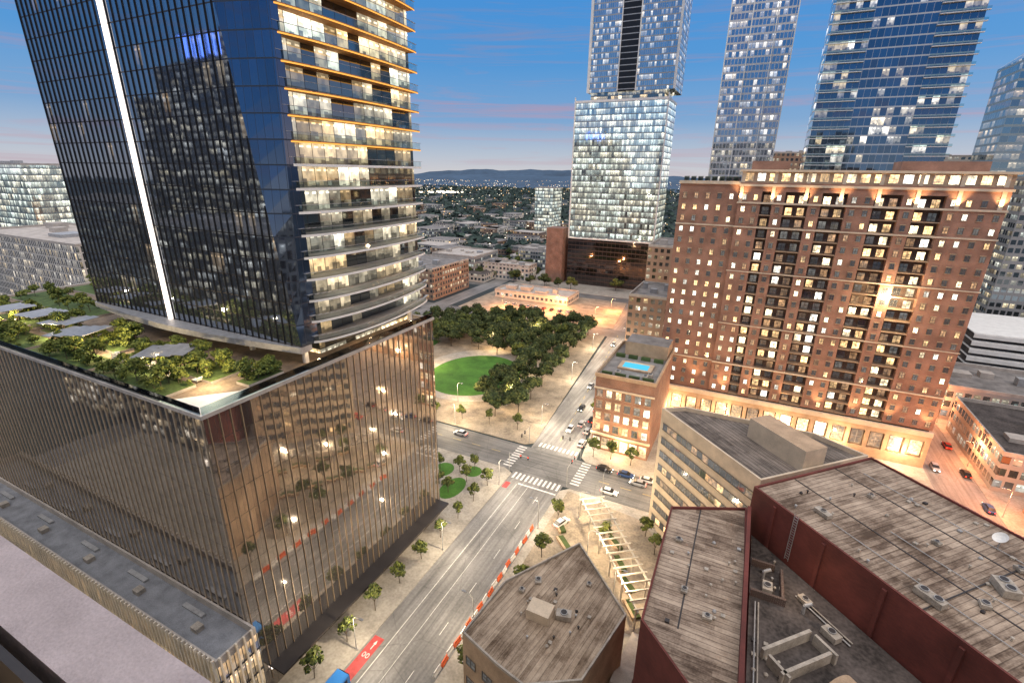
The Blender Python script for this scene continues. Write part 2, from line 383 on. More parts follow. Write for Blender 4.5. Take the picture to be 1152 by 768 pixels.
# ============================================================ SETTING
def sheet(name,poly,z,mat,**kw):
    b=MB(); n=len(poly)
    ar=sum(poly[i][0]*poly[(i+1)%n][1]-poly[(i+1)%n][0]*poly[i][1] for i in range(n))
    if ar<0: poly=poly[::-1]
    b.face([(p[0],p[1],z) for p in poly],0)
    return mk(name,b,[M[mat]],kind='structure')
sheet('ground',[(-9000,-2000),(9000,-2000),(9000,9000),(-9000,9000)],-.05,'land')
b=MB()
for (r0,hh) in ((2900,28),(3900,60),(5200,100)):
    prev=None
    for i in range(241):
        a=rad(-90+i*.7)
        h=hh*(.6+.3*math.sin(a*5+r0)+.16*math.sin(a*13+1)+.08*math.sin(a*31)+.05*math.sin(a*70)+.03*math.sin(a*160)); h=max(8,h)
        p=[(math.sin(a)*(r0-500),math.cos(a)*(r0-500),-2),(math.sin(a)*r0,math.cos(a)*r0,h),(math.sin(a)*(r0+900),math.cos(a)*(r0+900),-2)]
        if prev:
            b.face([prev[0],prev[1],p[1],p[0]]);b.face([prev[1],prev[2],p[2],p[1]])
        prev=p
mk('hills',b,[M['hill']],kind='structure')
R1=[(-51,-80),(-36,-80),(-36,112),(-52,250),(-60,330),(-85,620),(-97,620),(-70,330),(-61.5,250),(-51,112)]
sheet('road',R1,0,'asphalt2')
sheet('road',[(-600,107),(200,106),(200,120),(-600,121)],.004,'asphalt')
sheet('road',[(-600,237),(200,237),(200,250),(-600,250)],.008,'asphalt')
sheet('road',[(-600,310),(200,310),(200,322),(-600,322)],.012,'asphalt')
sheet('road',[(54.5,-80),(66,-80),(66,700),(54.5,700)],.016,'asphalt2')
sheet('road',[(-178,-80),(-166,-80),(-166,700),(-178,700)],.020,'asphalt2')
def block(poly,mat='pave'):
    b=MB(); b.prism(poly,0,.13,0); return mk('pavement',b,[M[mat]],kind='structure')
block([(-166,-50),(-51,-50),(-51,105.5),(-54,107),(-166,107)])
block([(-166,121),(-54,121),(-51.8,123),(-61.8,237),(-166,237)],'plaza')
block([(-36,-50),(54.5,-50),(54.5,106),(-34,106),(-36,104)])
block([(-36,122),(-34,120),(54.5,120),(54.5,237),(-50.5,237)])
block([(-160,250),(-61.5,250),(-68,310),(-160,310)],'plaza')
block([(-52,250),(54.5,250),(54.5,310),(-58,310)])
block([(-160,322),(-69.5,322),(-76,400),(-160,400)])
block([(-59,322),(54.5,322),(54.5,420),(-66,420)])
block([(66,-50),(200,-50),(200,106),(66,106)]);block([(66,120),(200,120),(200,237),(66,237)]);block([(66,250),(200,250),(200,400),(66,400)])
def rect(name,x0,y0,x1,y1,mat='paint',z=.024): return sheet(name,[(x0,y0),(x1,y0),(x1,y1),(x0,y1)],z,mat)
b=MB()
for i in range(11):
    x=-50.2+i*1.3; b.face([(x,103.6,.026),(x+.6,103.6,.026),(x+.6,106.6,.026),(x,106.6,.026)])
mk('crosswalk',b,[M['paint']],kind='structure')
b=MB()
for i in range(10):
    x=-50+i*1.3; b.face([(x,122,.026),(x+.6,122,.026),(x+.6,124.4,.026),(x,124.4,.026)])
mk('crosswalk',b,[M['paint']],kind='structure')
for xx in (-55.2,-34.8):
    b=MB()
    for i in range(9):
        y=108.3+i*1.35; b.face([(xx,y,.026),(xx+2.6,y,.026),(xx+2.6,y+.6,.026),(xx,y+.6,.026)])
    mk('crosswalk',b,[M['paint']],kind='structure')
rect('lane_marking',-47.55,-40,-47.42,101.5); rect('lane_marking',-44.25,-40,-44.15,101.5)
b=MB()
for i in range(13):
    y=-30+i*10.5; b.face([(-40.35,y,.024),(-40.24,y,.024),(-40.24,y+3,.024),(-40.35,y+3,.024)])
mk('lane_marking',b,[M['paint']],kind='structure')
rect('stop_line',-47.3,101.7,-36.4,102.2)
rect('bicycle_lane',-50.7,40,-48.6,48.8,'redlane'); rect('bicycle_lane',-50.7,98.6,-49.2,101.4,'redlane')
b=MB()
for cx in(-49.95,-49.2):
    for k in range(12):
        a0=2*math.pi*k/12;a1=2*math.pi*(k+1)/12
        b.face([(cx+.3*math.cos(a0),45+.5*math.sin(a0),.03),(cx+.3*math.cos(a1),45+.5*math.sin(a1),.03),(cx+.2*math.cos(a1),45+.36*math.sin(a1),.03),(cx+.2*math.cos(a0),45+.36*math.sin(a0),.03)])
b.face([(-49.65,46.2,.03),(-49.5,46.2,.03),(-49.5,47.4,.03),(-49.65,47.4,.03)])
b.face([(-49.85,47.3,.03),(-49.3,47.3,.03),(-49.575,48.1,.03)])
mk('bicycle_symbol',b,[M['paint']],kind='structure')
b=MB()
for i in range(14):
    x=-62-i*7; b.face([(x,113.9,.024),(x+3,113.9,.024),(x+3,114.05,.024),(x,114.05,.024)])
    x=-28+i*6; b.face([(x,112.9,.024),(x+3,112.9,.024),(x+3,113.05,.024),(x,113.05,.024)])
for i in range(18):
    y=128+i*6.5; x=-43.5-(y-112)*.098; b.face([(x,y,.024),(x+.16,y,.024),(x-.1,y+3,.024),(x-.26,y+3,.024)])
mk('lane_marking',b,[M['ypaint']],kind='structure')
def disc(name,cx,cy,rx,ry,z,mat,n=48):
    sheet(name,[(cx+rx*math.cos(2*math.pi*i/n),cy+ry*math.sin(2*math.pi*i/n)) for i in range(n)],z,mat)
disc('path',-95,164,26,28,.134,'pave'); disc('lawn',-96,162,18.5,22,.14,'grass')
sheet('lawn',[(-150,124),(-118,124),(-128,150),(-132,190),(-150,190)],.136,'grass')
sheet('lawn',[(-150,212),(-100,212),(-98,232),(-150,232)],.137,'grass')
for c in((-62,92,3,5),(-61,101,2.6,2.6),(-69,98,3,3.5),(-75,91,3,4)): disc('planting_bed',*c,.138,'grass',20)
# ============================================================ LEFT PODIUM
P=thing('office_podium','dark bronze glass office podium with fins and roof garden','office building',(-59,32,0))
PW=100;PD=50;PZ=50
b=MB(); b.box(-PW,0,0,0,PD,PZ,0,1,False); mk('glass_wall',b,[F['podium'],M['concrete']],P)
fin=MB(); fin.box(-.05,-.16,0,.05,-.004,PZ-2,0); finm=fin.mesh('fin_mesh',[M['bronze']])
finp=MB(); finp.box(-.06,-.12,0,.06,-.004,PZ-2,0); finpm=finp.mesh('fin_front_mesh',[M['greyfin']])
for i in range(66): link('fin',finpm,P,(-i*1.5-.4,0,2),0)
for i in range(33): link('fin',finm,P,(0,i*1.52+.6,2),rad(90))
b=MB(); b.wallring([(-PW,-.3),(.3,-.3),(.3,PD+.3),(-PW,PD+.3)],.8,PZ+.003,PZ+.5); mk('parapet',b,[M['concrete']],P)
b=MB(); b.box(-PW,-.05,PZ+.5,-.2,0,PZ+1.6); mk('railing',b,[M['balu']],P)
b=MB(); b.box(-.05,0.05,PZ+.5,0,PD,PZ+1.6);mk('railing',b,[M['balu']],P)
b=MB(); b.face([(-9,-.2,PZ+.52),(.2,-.2,PZ+.52),(.2,17,PZ+.52),(-1.2,17,PZ+.52),(-2.5,7,PZ+.52)]); mk('corner_slab',b,[M['white']],P)
b=MB(); b.box(.002,2,4.6,3.2,PD-1,5.0,0); mk('entrance_canopy',b,[M['dmetal']],P)
b=MB(); b.box(.2,2,4.2,.4,PD-1,4.59,0); mk('canopy_light',b,[M['stripw']],P)
b=MB(); b.face([(-99,.5,PZ+.02),(-.9,.5,PZ+.02),(-.9,49,PZ+.02),(-99,49,PZ+.02)]); mk('terrace_floor',b,[M['terr']],P)
BEDS=[(-98,.6,-74,5.6),(-72.5,.6,-50,5.8),(-48.5,.6,-30,5.5),(-28.5,.8,-10,5.6),(-97,7.4,-82,13.5),(-80,7.6,-63,13.5),(-60,7.3,-48,13),(-45.5,7.4,-34.5,13.5),(-32,7,-21,12.5),(-19,7.2,-9,12),(-6,9,-3.2,15),(-97,16,-62,24),(-97,27,-62,36),(-97,39,-62,48)]
for (x0,y0,x1,y1) in BEDS:
    b=MB(); b.box(x0,y0,PZ+.03,x1,y1,PZ+.45,0,1,False); mk('planting_bed',b,[M['concrete'],M['gleafd']],P)
# tower
T=thing('glass_skyscraper','tall dark blue glass skyscraper with lit strip and balconied side','skyscraper',(-60,50,54))
TZ=66
cx=7.5
b=MB()
zs=[i*TZ/20 for i in range(21)]
def ring(z):
    k=z/46.
    return [(-58,-1,z),(-cx*k,-1.0,z),(0,0+1.2*k,z),(0,2.5,z),(-1.9,2.5,z),(-1.9,32,z),(-58,32,z)]
for z0,z1 in zip(zs[:-1],zs[1:]):
    A=ring(z0);B=ring(z1)
    for i,mi in ((0,0),(1,1),(2,1),(3,0),(4,2),(5,0),(6,0)):
        j=(i+1)%7; b.face([A[i],A[j],B[j],B[i]],mi)
A=ring(0);B=ring(TZ); b.face(A[::-1],3); b.face(B,3)
mk('curtain_wall',b,[F['tower'],F['chamfer'],F['balc'],M['rooflight']],T)
fin=MB(); fin.box(-.04,-.16,0,.04,-.004,TZ,0); finm=fin.mesh('tower_fin_mesh',[M['black']])
for i in range(33): link('fin',finm,T,(-57.5+i*1.5,-1,0),0)
for i in range(33,38):
    x=-57.5+i*1.5; zt=min(TZ,(-x)/7.5*46-.5)
    f2=MB(); f2.box(-.04,-.16,0,.04,-.004,max(2,zt),0); link('fin',f2.mesh('tower_fin_short',[M['black']]),T,(x,-1,0),0)
b=MB(); b.box(-33.1,-1.5,-.5,-32.5,-1.004,TZ,0); mk('light_strip',b,[M['stripw']],T)
b=MB(); pts=[(-58.5+i*58.5/16,-1.2-2.6*math.sin(math.pi*i/16)) for i in range(17)]
b.prism([(p[0],p[1]) for p in pts]+[(0,1),(-58.5,1)],-1.0,-.02,0,0,True); mk('soffit',b,[M['metal']],T)
b=MB(); b.box(-52,6,-4,-4,30,-1.01,0,0,False); mk('lobby_glazing',b,[F['balc']],T)
for i in range(5):
    for j in(2.0,29.5):
        b=MB(); b.cyl((-3-i*13,j,-4),(-3-i*13,j,-1.0),.5,n=12); mk('column',b,[M['white']],T)
y0,y1=1.2,32.3
n=32
def outline(bul):
    o=[]
    for i in range(n+1):
        y=y0+(y1-y0)*i/n; s=i/n; o.append((-.3+bul*math.sin(math.pi*s**.8)**.7,y))
    return o
for k in range(0,20):
    z=k*3.3-.05; warm=k>=9
    bul=1.2+max(0,9-k)*.2
    outl=outline(bul)
    sb=MB(); sb.prism([(-1.9,y0)]+outl+[(-1.9,y1)],0,.2 if warm else .36,0,1,True)
    if warm:
        for i in range(n):
            p,q=outl[i],outl[i+1]; sb.face([(p[0]+.02,p[1],-.14),(q[0]+.02,q[1],-.14),(q[0]+.02,q[1],.05),(p[0]+.02,p[1],.05)],2)
    link('balcony',sb.mesh('slab_mesh',[M['wood'] if warm else M['white'],M['concrete'],M['orange']]),T,(0,0,z),0)
    rail=MB()
    for i in range(n):
        p,q=outl[i],outl[i+1]; rail.face([(p[0]-.05,p[1],.2),(q[0]-.05,q[1],.2),(q[0]-.05,q[1],1.25),(p[0]-.05,p[1],1.25)],0)
        rail.box(min(p[0],q[0])-.08,p[1],1.25,max(p[0],q[0])-.02,q[1],1.30,1)
    link('balustrade',rail.mesh('balustrade_mesh',[M['balu'],M['metal']]),T,(0,0,z),0)
# annex
A_=thing('low_annex','low annex with pale vertical fins and rooftop plant','building',(-57,25.8,0))
b=MB(); b.box(-90,0,0,0,6.2,15,0,1,False); mk('wall',b,[F['annex'],M['annexroof']],A_)
b=MB(); b.wallring([(-90,-.01),(.01,-.01),(.01,6.1),(-90,6.1)],.3,15.002,16.3); mk('parapet',b,[M['concrete']],A_)
fin=MB(); fin.box(-.12,-.4,0,.12,-.015,16.6,0); finm=fin.mesh('annex_fin_mesh',[M['silverfin']])
for i in range(95): link('fin',finm,A_,(-.3-i*.95,0,0),0)
for i in range(5): link('fin',finm,A_,(0,.5+i*1.2,0),rad(90))
for x in(-12,-27,-42,-58,-74):
    b=MB(); b.box(x-2.4,4.0,15.004,x+2.4,4.7,15.4); mk('duct',b,[M['metal']],A_)
    b=MB(); b.box(x+3,2,15.004,x+4.4,3.2,15.8); mk('plant_box',b,[M['unit']],A_)
# ============================================================ OWN BUILDING
O=thing('apartment_tower','apartment tower with pale concrete ledge and tiled terrace','apartment building',(0,0,0))
b=MB(); b.box(-60,-40,0,60,2.2,73.2,0,1,False); mk('lower_wall',b,[F['own'],M['tanfloor']],O)
b=MB(); b.box(-60,1.44,73.204,60,2.24,74.0,0); mk('ledge',b,[M['ledge']],O)
b=MB(); b.box(-60,1.2,73.21,60,1.3,74.05,0);mk('rail',b,[M['dmetal']],O)
b=MB(); b.box(-60,-38,73.25,60,-3,112,0,1,False); mk('upper_wall',b,[F['own'],M['roofgrey']],O)
simple_tower('apartment_block','pale apartment block with lit windows facing the podium','apartment building',-130,-34,-66,-4,48,F['own'])
simple_tower('office_block','dark office block with lit windows facing the podium','office building',-210,-40,-138,-8,60,F['rear'])
Rr=thing('dark_office_tower','dark office tower with lit windows and blue lit crown','skyscraper',(-240,-80,0))
b=MB(); b.box(-48,-20,0,48,20,112,0,1,False); mk('wall',b,[F['rear'],M['roofgrey']],Rr)
b=MB(); b.box(-36,-16,112,36,16,126,0,1,False); mk('upper_wall',b,[F['rear'],M['roofgrey']],Rr)
b=MB(); b.box(-14,-14,126,16,14,138,0,0,False); mk('crown',b,[F['rear']],Rr)
bits('crown_light',[(-13+i*5,14.1,128,-11+i*5,14.4,137) for i in range(6)],'blue',Rr)
simple_tower('office_block','mid rise office block with lit windows','office building',-420,-110,-320,-60,60,F['gridg'])
simple_tower('office_block','tall office block with lit windows','office building',80,20,130,80,70,F['gridb'])
# ============================================================ HOTEL
Hh=thing('brick_hotel','tall red brick hotel with uplit stone crown and recessed balconies','hotel',(-6,163,0))
fh=3.35; zb=12.0; NF=19
pat='WWBWBBWBBWWBBWBBWWWW'; bw=3.0
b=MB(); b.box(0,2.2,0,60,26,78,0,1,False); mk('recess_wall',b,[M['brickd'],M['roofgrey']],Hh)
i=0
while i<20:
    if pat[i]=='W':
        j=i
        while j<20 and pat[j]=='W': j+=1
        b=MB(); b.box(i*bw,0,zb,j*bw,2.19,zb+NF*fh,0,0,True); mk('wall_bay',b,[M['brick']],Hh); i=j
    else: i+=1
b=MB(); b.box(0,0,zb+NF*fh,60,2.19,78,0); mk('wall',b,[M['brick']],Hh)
b=MB(); b.box(-17,1,0,-.01,24,78,0,1,False); mk('wing',b,[M['brick'],M['roofgrey']],Hh)
wv=winvars(1.15,1.6); pl=[];bal=[]
dv=winvars(1.9,2.2,'framed',False)
bm=MB(); bm.box(-1.45,-.15,-.2,1.45,2.0,0,0)
bm.box(-1.45,-.15,.95,1.45,-.1,1.02,1)
for k in range(12): bm.box(-1.4+k*.25,-.14,-.01,-1.37+k*.25,-.11,.96,1)
bmm=bm.mesh('balcony_mesh',[M['tan'],M['dmetal']])
for f in range(NF):
    z=zb+f*fh
    for i,c in enumerate(pat):
        x=(i+.5)*bw
        if c=='W': pl.append((wv[pickw()],x,0,z+.9,0))
        else:
            bal.append((bmm,x,0.15,z+.2,0)); pl.append((dv[pickw([.16,.15,.08,.17,.30,.14])],x,2.2,z+.25,0))
for f in range(19):
    for i in range(5): pl.append((wv[pickw([.18,.17,.2,.1,.23,.12])],-15.3+i*3.3,1,zb+f*fh+.9,0))
place_parts(Hh,'window',pl); place_parts(Hh,'balcony',bal)
bits('cornice',[(-.3 if z0>12 else -17.3,-d,z0,60.3,-.003,z1) for (z0,z1,d) in ((10.2,11.6,.9),(22.0,22.4,.28),(35.4,35.7,.2),(52.15,52.45,.2),(65.3,65.7,.28),(72.2,72.7,.35),(77.0,77.6,.5))],'cream',Hh)
bits('cornice',[(-17.3,.3,77.4,-.012,.997,78.3),(-17.2,.75,22.0,-.31,.998,22.4),(-17.2,.75,65.3,-.31,.998,65.7)],'cream',Hh)
b=MB(); b.box(0,.4,78.002,60,20,81.0,0,1,False); mk('crown',b,[M['tan'],M['roofgrey']],Hh)
b=MB(); b.box(-.6,-.5,81.0,60.6,20.5,81.6,0); mk('crown_cornice',b,[M['cream']],Hh)
cvv=winvars(2.2,2.3,'framel',False)
place_parts(Hh,'crown_window',[(cvv[random.choice([0,1,1,2,1,0])],2+i*3.1,.4,78.4,0) for i in range(19)])
bits('pier',[(.5+i*8.3-.45,-.22,72.71,.5+i*8.3+.45,-.003,76.99) for i in range(8)],'cream',Hh)
bits('crown_pier',[(.5+i*8.3-.45,.15,78.01,.5+i*8.3+.45,.397,80.99) for i in range(8)],'cream',Hh)
bits('arcade',[(-17.3,-.5,0,60.3,2.18,3.2),(-17.3,-.5,8.6,60.3,2.18,10.19)],'tan',Hh)
bits('arcade_pier',[(-17.3+i*4.78,-.5,3.2,-17.3+i*4.78+1.1,2.18,8.6) for i in range(17)],'tan',Hh)
cvv=winvars(3.0,4.6,'framel',False)
place_parts(Hh,'arcade_window',[(cvv[random.choice([0,1,3,0])],-17.3+i*4.78+2.95,.2,3.6,0) for i in range(16)])
bits('plant_room',[(2,6,81.62,12,16,84.0),(38,5,81.62,56,16,84.0)],'brick',Hh)
for i in range(8): b=MB(); b.M=Matrix.Translation((-15.5+i*2,2.2,78.02)); [b.face([(-.8,-.6,k*.3),(.8,-.6,k*.3+.1),(.7,.6,k*.3+.35),(-.7,.5,k*.3+.3)],0) for k in range(5)]; mk('rooftop_planter',b,[M['leafd']],Hh)
def plight(name,loc,col,power,r=.3,parent=None):
    l=bpy.data.lights.new(name,'POINT'); l.energy=power;l.color=col;l.shadow_soft_size=r
    return link(name,l,parent,loc)
def slight(name,loc,col,power,direction,ang=100,parent=None,r=.3):
    l=bpy.data.lights.new(name,'SPOT'); l.energy=power;l.color=col;l.shadow_soft_size=r;l.spot_size=rad(ang);l.spot_blend=.8
    o=link(name,l,parent,loc); o.rotation_euler=Vector(direction).to_track_quat('-Z','Y').to_euler(); return o
for i in range(8): slight('uplight',(.5+i*8.3,-1.3,72.9),(1,.62,.3),3800,(0,.3,1),80,Hh)
for i in range(9): slight('uplight',(-14+i*9,-2.2,11.7),(1,.62,.3),6500,(0,.2,1),60,Hh)
for i in range(5): plight('arcade_light',(-10+i*16,-3,5),(1,.62,.32),4500,.3,Hh)
b=MB(); b.cyl((41.5,-.9,49),(41.5,-.15,49),.5,.5,12,0); mk('floodlight',b,[M['flood']],Hh)
plight('floodlight_glow',(41.5,-2.6,49),(1,.7,.38),8000,.4,Hh)
# pool building
PB=thing('brick_low_rise','six storey brick building with rooftop swimming pool','building',(-35.3,129,0))
b=MB(); b.box(0,0,0,17,32,24,0,1,False); mk('wall',b,[M['brick2'],M['roofgrey']],PB)
b=MB(); b.wallring([(-.3,-.3),(17.3,-.3),(17.3,32.3),(-.3,32.3)],.5,24.002,25.1); mk('parapet',b,[M['tan']],PB)
bits('cornice',[(-.4,-.4,5.2,17.4,-.003,5.9),(-.3,-.3,20.3,17.3,-.003,20.8)],'cream',PB)
b=MB(); b.box(4,8.5,24.004,14,15,24.5,0,0,False); mk('pool_deck',b,[M['tan']],PB)
b=MB(); b.face([(5.2,9.6,24.505),(12.8,9.6,24.505),(12.8,13.8,24.505),(5.2,13.8,24.505)]); mk('pool',b,[M['water']],PB)
b=MB(); b.box(3,22,24.004,16.5,31,28.5,0,1,False); mk('penthouse',b,[M['tan'],M['roofgrey']],PB)
bits('planter',[(1+i*4,2,24.004,4+i*4,3,24.9) for i in range(4)]+[(1+i*4,18.5,24.004,3.8+i*4,19.6,25.1) for i in range(4)],'leafm',PB)
pl=[];v1=winvars(1.8,2.4,'framed');v2=winvars(2.3,3.6,'framel',False)
for i in range(6):
    x=1.5+i*2.8
    pl.append((v2[random.choice([0,1,0])],x,0,.8,0))
    for f in range(4): pl.append((v1[pickw([.35,.15,.1,.15,.15,.1])],x,0,6.6+f*3.7,0))
place_parts(PB,'window',pl)
for x in(2,8.5,15): slight('uplight',(x,-1.8,6),(1,.55,.22),1800,(0,.3,1),90,PB)
plight('shop_light',(9,-3,4),(1,.62,.3),3000,.3,PB); plight('pool_light',(9,12,27),(.6,.9,1),700,.5,PB)
simple_tower('tan_apartment_block','tan brick apartment block with lit windows','apartment building',-44,203,-22,232,31,F['gridb'],'roofgrey')
# ============================================================ THEATRE GROUP
C=thing('cream_office_block','cream office block with ribbon windows and ribbed roof','office building',(0,0,0))
cp=[(-12.5,102.5),(7.5,82.5),(25.5,100.5),(17,105.5),(-8,105.5)]
b=MB(); b.prism(cp,0,30,0,1); mk('wall',b,[M['cream'],M['rib']],C)
b=MB(); b.wallring(cp,.4,30.002,30.9); mk('parapet',b,[M['cream']],C)
rot=math.atan2(-20,20); L=math.hypot(20,20)
wl=L-2
stripms=[]
for s in range(4):
    wb=MB(); nn=16
    for k in range(nn):
        x0=k*wl/nn; wb.face([(x0+.04,-.03,0),(x0+wl/nn-.04,-.03,0),(x0+wl/nn-.04,-.03,1.5),(x0+.04,-.03,1.5)],random.choice([1,1,1,2,0,1]))
    wb.box(0,-.12,-.12,wl,-.002,-.001,3); wb.box(0,-.12,1.501,wl,-.002,1.62,3)
    stripms.append(wb.mesh('ribbon_window_mesh',[W[0],W[4],W[3],M['framed']]))
e=Vector((math.cos(rot),math.sin(rot),0))
for f in range(8):
    p=Vector((-12.5,102.5,0))+e*1
    link('ribbon_window',stripms[(f*3)%4],C,(p.x,p.y,2+f*3.45),rot)
b=MB(); b.M=Matrix.Translation((9.5,94.6,0))@Matrix.Rotation(rad(-45),4,'Z'); b.box(-6.5,0,30.004,6.5,5,34.2,0,1,False); mk('penthouse',b,[M['cream'],M['tan']],C)
T2=thing('theatre_building','red brown theatre block with weathered plank patterned flat roof','theatre',(6,74.5,0),rad(46))
b=MB(); b.box(0,-50,0,26,0,34,0,1,False); mk('wall',b,[M['redwall'],M['plank']],T2)
b=MB(); b.wallring([(0,-50),(26,-50),(26,0),(0,0)],.3,34.003,34.3); mk('parapet',b,[M['redwall']],T2)
bits('roof_curb',[(8,-49.6,34.004,8.2,-.4,34.07),(17,-49.6,34.004,17.2,-.4,34.07),(.4,-24,34.08,25.6,-23.85,34.15)],'dmetal',T2)
bits('pilaster',[(-.32,-4.5-k*8,20,-.004,-4.0-k*8,33.6) for k in range(6)],'redwall',T2)
b=MB()
for s in(-.3,.3): b.box(-.5,-8+s-.03,27.2,-.42,-8+s+.03,35,0)
for k in range(18): b.box(-.49,-8.27,27.5+k*.42,-.43,-7.73,27.55+k*.42,0)
mk('ladder',b,[M['metal']],T2)
rr=random.Random(21)
def vents(th,pts,z):
    for (x,y) in pts:
        b=MB(); k=rr.random()
        if k<.5: b.cyl((x,y,z),(x,y,z+.4),.1,.1,8,0); b.cyl((x,y,z+.4),(x,y,z+.5),.2,.15,8,0)
        elif k<.8: b.box(x-.25,y-.25,z,x+.25,y+.25,z+.25,0)
        else: b.cyl((x,y,z),(x,y,z+.2),.22,.22,10,0); b.cyl((x,y,z+.2),(x,y,z+.36),.25,.1,10,0)
        mk('roof_vent',b,[M[rr.choice(['metal','unit','dmetal','unit'])]],th)
vents(T2,[(rr.uniform(1.5,24.5),-rr.uniform(2,42)) for _ in range(44)],34.006)
for (x0,y0,x1,y1) in((10,-14,10.15,-31),(20,-3,20.15,-30),(13,-36,24,-36.15),(4,-10,4.1,-34)):
    b=MB(); b.cyl((x0,y0,34.2),(x1,y1,34.2),.06,.06,6); mk('pipe',b,[M['metal']],T2)
T3=thing('theatre_wing','long low theatre wing with boarded roof and red brown walls','theatre',(0,0,0))
w3=[(-5.2,69),(5.6,74.2),(6.5,36),(3,38.5),(-5,46)]
b=MB(); b.prism(w3,0,30,0,1); mk('wall',b,[M['redwall'],M['plankB']],T3)
b=MB(); b.wallring(w3,.25,30.003,30.4); mk('parapet',b,[M['redwall']],T3)
b=MB(); b.face([(-1.0,47,30.01),(-.8,47,30.01),(-.8,71,30.01),(-1.0,71,30.01)]); mk('roof_seam',b,[M['dmetal']],T3)
b=MB(); b.box(5.6,40,30.406,6.1,73.4,31.3); mk('parapet_wall',b,[M['redwall']],T3)
vents(T3,[(rr.uniform(-4,5),rr.uniform(46,68)) for _ in range(18)],30.006)
T4=thing('service_roof','sunken dark service roof with pale dwarf walls','building',(0,0,0))
w4=[(6.9,30),(44,30),(40.3,40.3),(6.9,73.0)]
b=MB(); b.prism(w4,0,26.5,0,1); mk('wall',b,[M['redwall'],M['roofdark']],T4)
def dwarf(x,y,l,w,h,ang,mat='unit',z=26.504):
    b=MB(); b.M=Matrix.Translation((x,y,0))@Matrix.Rotation(rad(ang),4,'Z'); b.box(0,0,z,l,w,z+h); mk('dwarf_wall',b,[M[mat]],T4)
dwarf(8.5,50.5,7.5,.4,1.5,46);dwarf(10.4,48.2,7.5,.4,1.5,46);dwarf(8.9,50.1,2.9,.35,1.5,-44);dwarf(13.9,55.5,2.9,.35,1.5,-44)
dwarf(6.95,60,4.2,.35,1.1,0,'brickd');dwarf(6.95,66,3,.35,1.1,0,'brickd');dwarf(10.6,60.4,.35,5.4,1.1,0,'brickd')
b=MB(); b.M=Matrix.Translation((15.5,49.5,26.5))@Matrix.Rotation(rad(-44),4,'Z')
for k in range(14):
    a0=math.pi*k/14;a1=math.pi*(k+1)/14
    b.face([(0,2.8*math.cos(a0),2.8*math.sin(a0)),(16,2.8*math.cos(a0),2.8*math.sin(a0)),(16,2.8*math.cos(a1),2.8*math.sin(a1)),(0,2.8*math.cos(a1),2.8*math.sin(a1))][::-1])
b.face([(0,2.8*math.cos(math.pi*k/14),2.8*math.sin(math.pi*k/14)) for k in range(15)])
mk('barrel_vault',b,[M['tan']],T4)
vents(T4,[(7.6+(i%3)*1.3,46.5+(i//3)*2.1) for i in range(12)]+[(7.8+rr.random()*3,62+rr.random()*6) for _ in range(6)],26.506)
for a in((7.6,44,7.6,59),(8.0,44,8.0,59),(12.5,62.5,18,57),(12.8,63,18.3,57.5)):
    b=MB(); b.cyl((a[0],a[1],26.75),(a[2],a[3],26.75),.1,.1,6); mk('pipe',b,[M[rr.choice(['metal','unit','dmetal'])]],T4)
for (x,y) in((8.5,64),(13.2,60)):
    b=MB(); b.cyl((x,y,26.5),(x,y,27.8),.22,.22,8);b.cyl((x,y,27.8),(x+.8,y+.3,28.2),.22,.22,8); mk('duct',b,[M['metal']],T4)
plight('service_light',(12,62,30),(1,.66,.36),260,.2,T4)
B4=thing('restaurant_building','small angular building with boarded flat roof and lit tan facade','building',(0,0,0))
w5=[(-28.4,43.5),(-27.3,54.4),(-19.3,68),(-8.3,57),(-11.0,44.5),(-17.5,40.5),(-22,41.5)]
b=MB(); b.prism(w5,0,18,0,1); mk('wall',b,[M['tan'],M['plankC']],B4)
b=MB(); b.wallring(w5,.25,18.003,18.45); mk('parapet',b,[M['unit']],B4)
vents(B4,[(rr.uniform(-24,-13),rr.uniform(47,58)) for _ in range(18)],18.006)
b=MB(); b.box(-21.5,50,18.004,-18,52.6,19.6); mk('roof_hatch',b,[M['cream']],B4)
pl=[];v1=winvars(2.0,1.6,'framed',False)
for (p,q) in ((w5[0],w5[6]),(w5[6],w5[5]),(w5[5],w5[4])):
    p=Vector(p);q=Vector(q);d=(q-p);nn=int(d.length/2.6);r=math.atan2(d.y,d.x)
    for f in range(3):
        for k in range(nn):
            c=p+d*(k+.5)/nn; pl.append((v1[pickw()],c.x,c.y,5+f*4,r))
place_parts(B4,'window',pl)
PG=thing('pergola','diagonal pale steel pergola trellis over plaza steps','pergola',(-28,97,.13),math.atan2(-27,20))
L=33
for s in(0,5):
    b=MB(); b.box(0,s,4.6,L,s+.3,5.0); mk('beam',b,[M['perg']],PG)
for k in range(17):
    b=MB(); b.box(.3+k*2.0,-.5,5.005,.55+k*2.0,5.8,5.25); mk('cross_beam',b,[M['perg']],PG)
for k in range(6):
    for s in(0,5): b=MB(); b.box(k*6.4,s+.02,0,k*6.4+.26,s+.28,4.598); mk('post',b,[M['perg']],PG)
sheet('plaza',[(-34,60),(-34,105),(-13.5,102),(-6,92),(-6,70),(-19,69),(-28,56)],.136,'plaza')
ST=thing('stairs','pale outdoor stairs beside the theatre wing','stairs',(-7.2,52,0))
b=MB()
for k in range(20): b.box(-1.6,k*.9,.0,1.2,(k+1)*.9-.003,10.3-k*.5,0)
mk('steps',b,[M['concrete']],ST)
for i in range(9):
    w_=thing('planter_wall','low stepped stone planter wall in the plaza','planter',(-33+i*2.6,92-(i%5)*5.2,.14),rad(-52+9*(i%2)),'plaza planters')
    b=MB(); b.box(0,0,0,4.5,.5,.7,0);mk('wall',b,[M['tan']],w_); b=MB(); b.box(.1,.52,0,4.4,1.8,.6,0);mk('bed',b,[M['leafm']],w_)
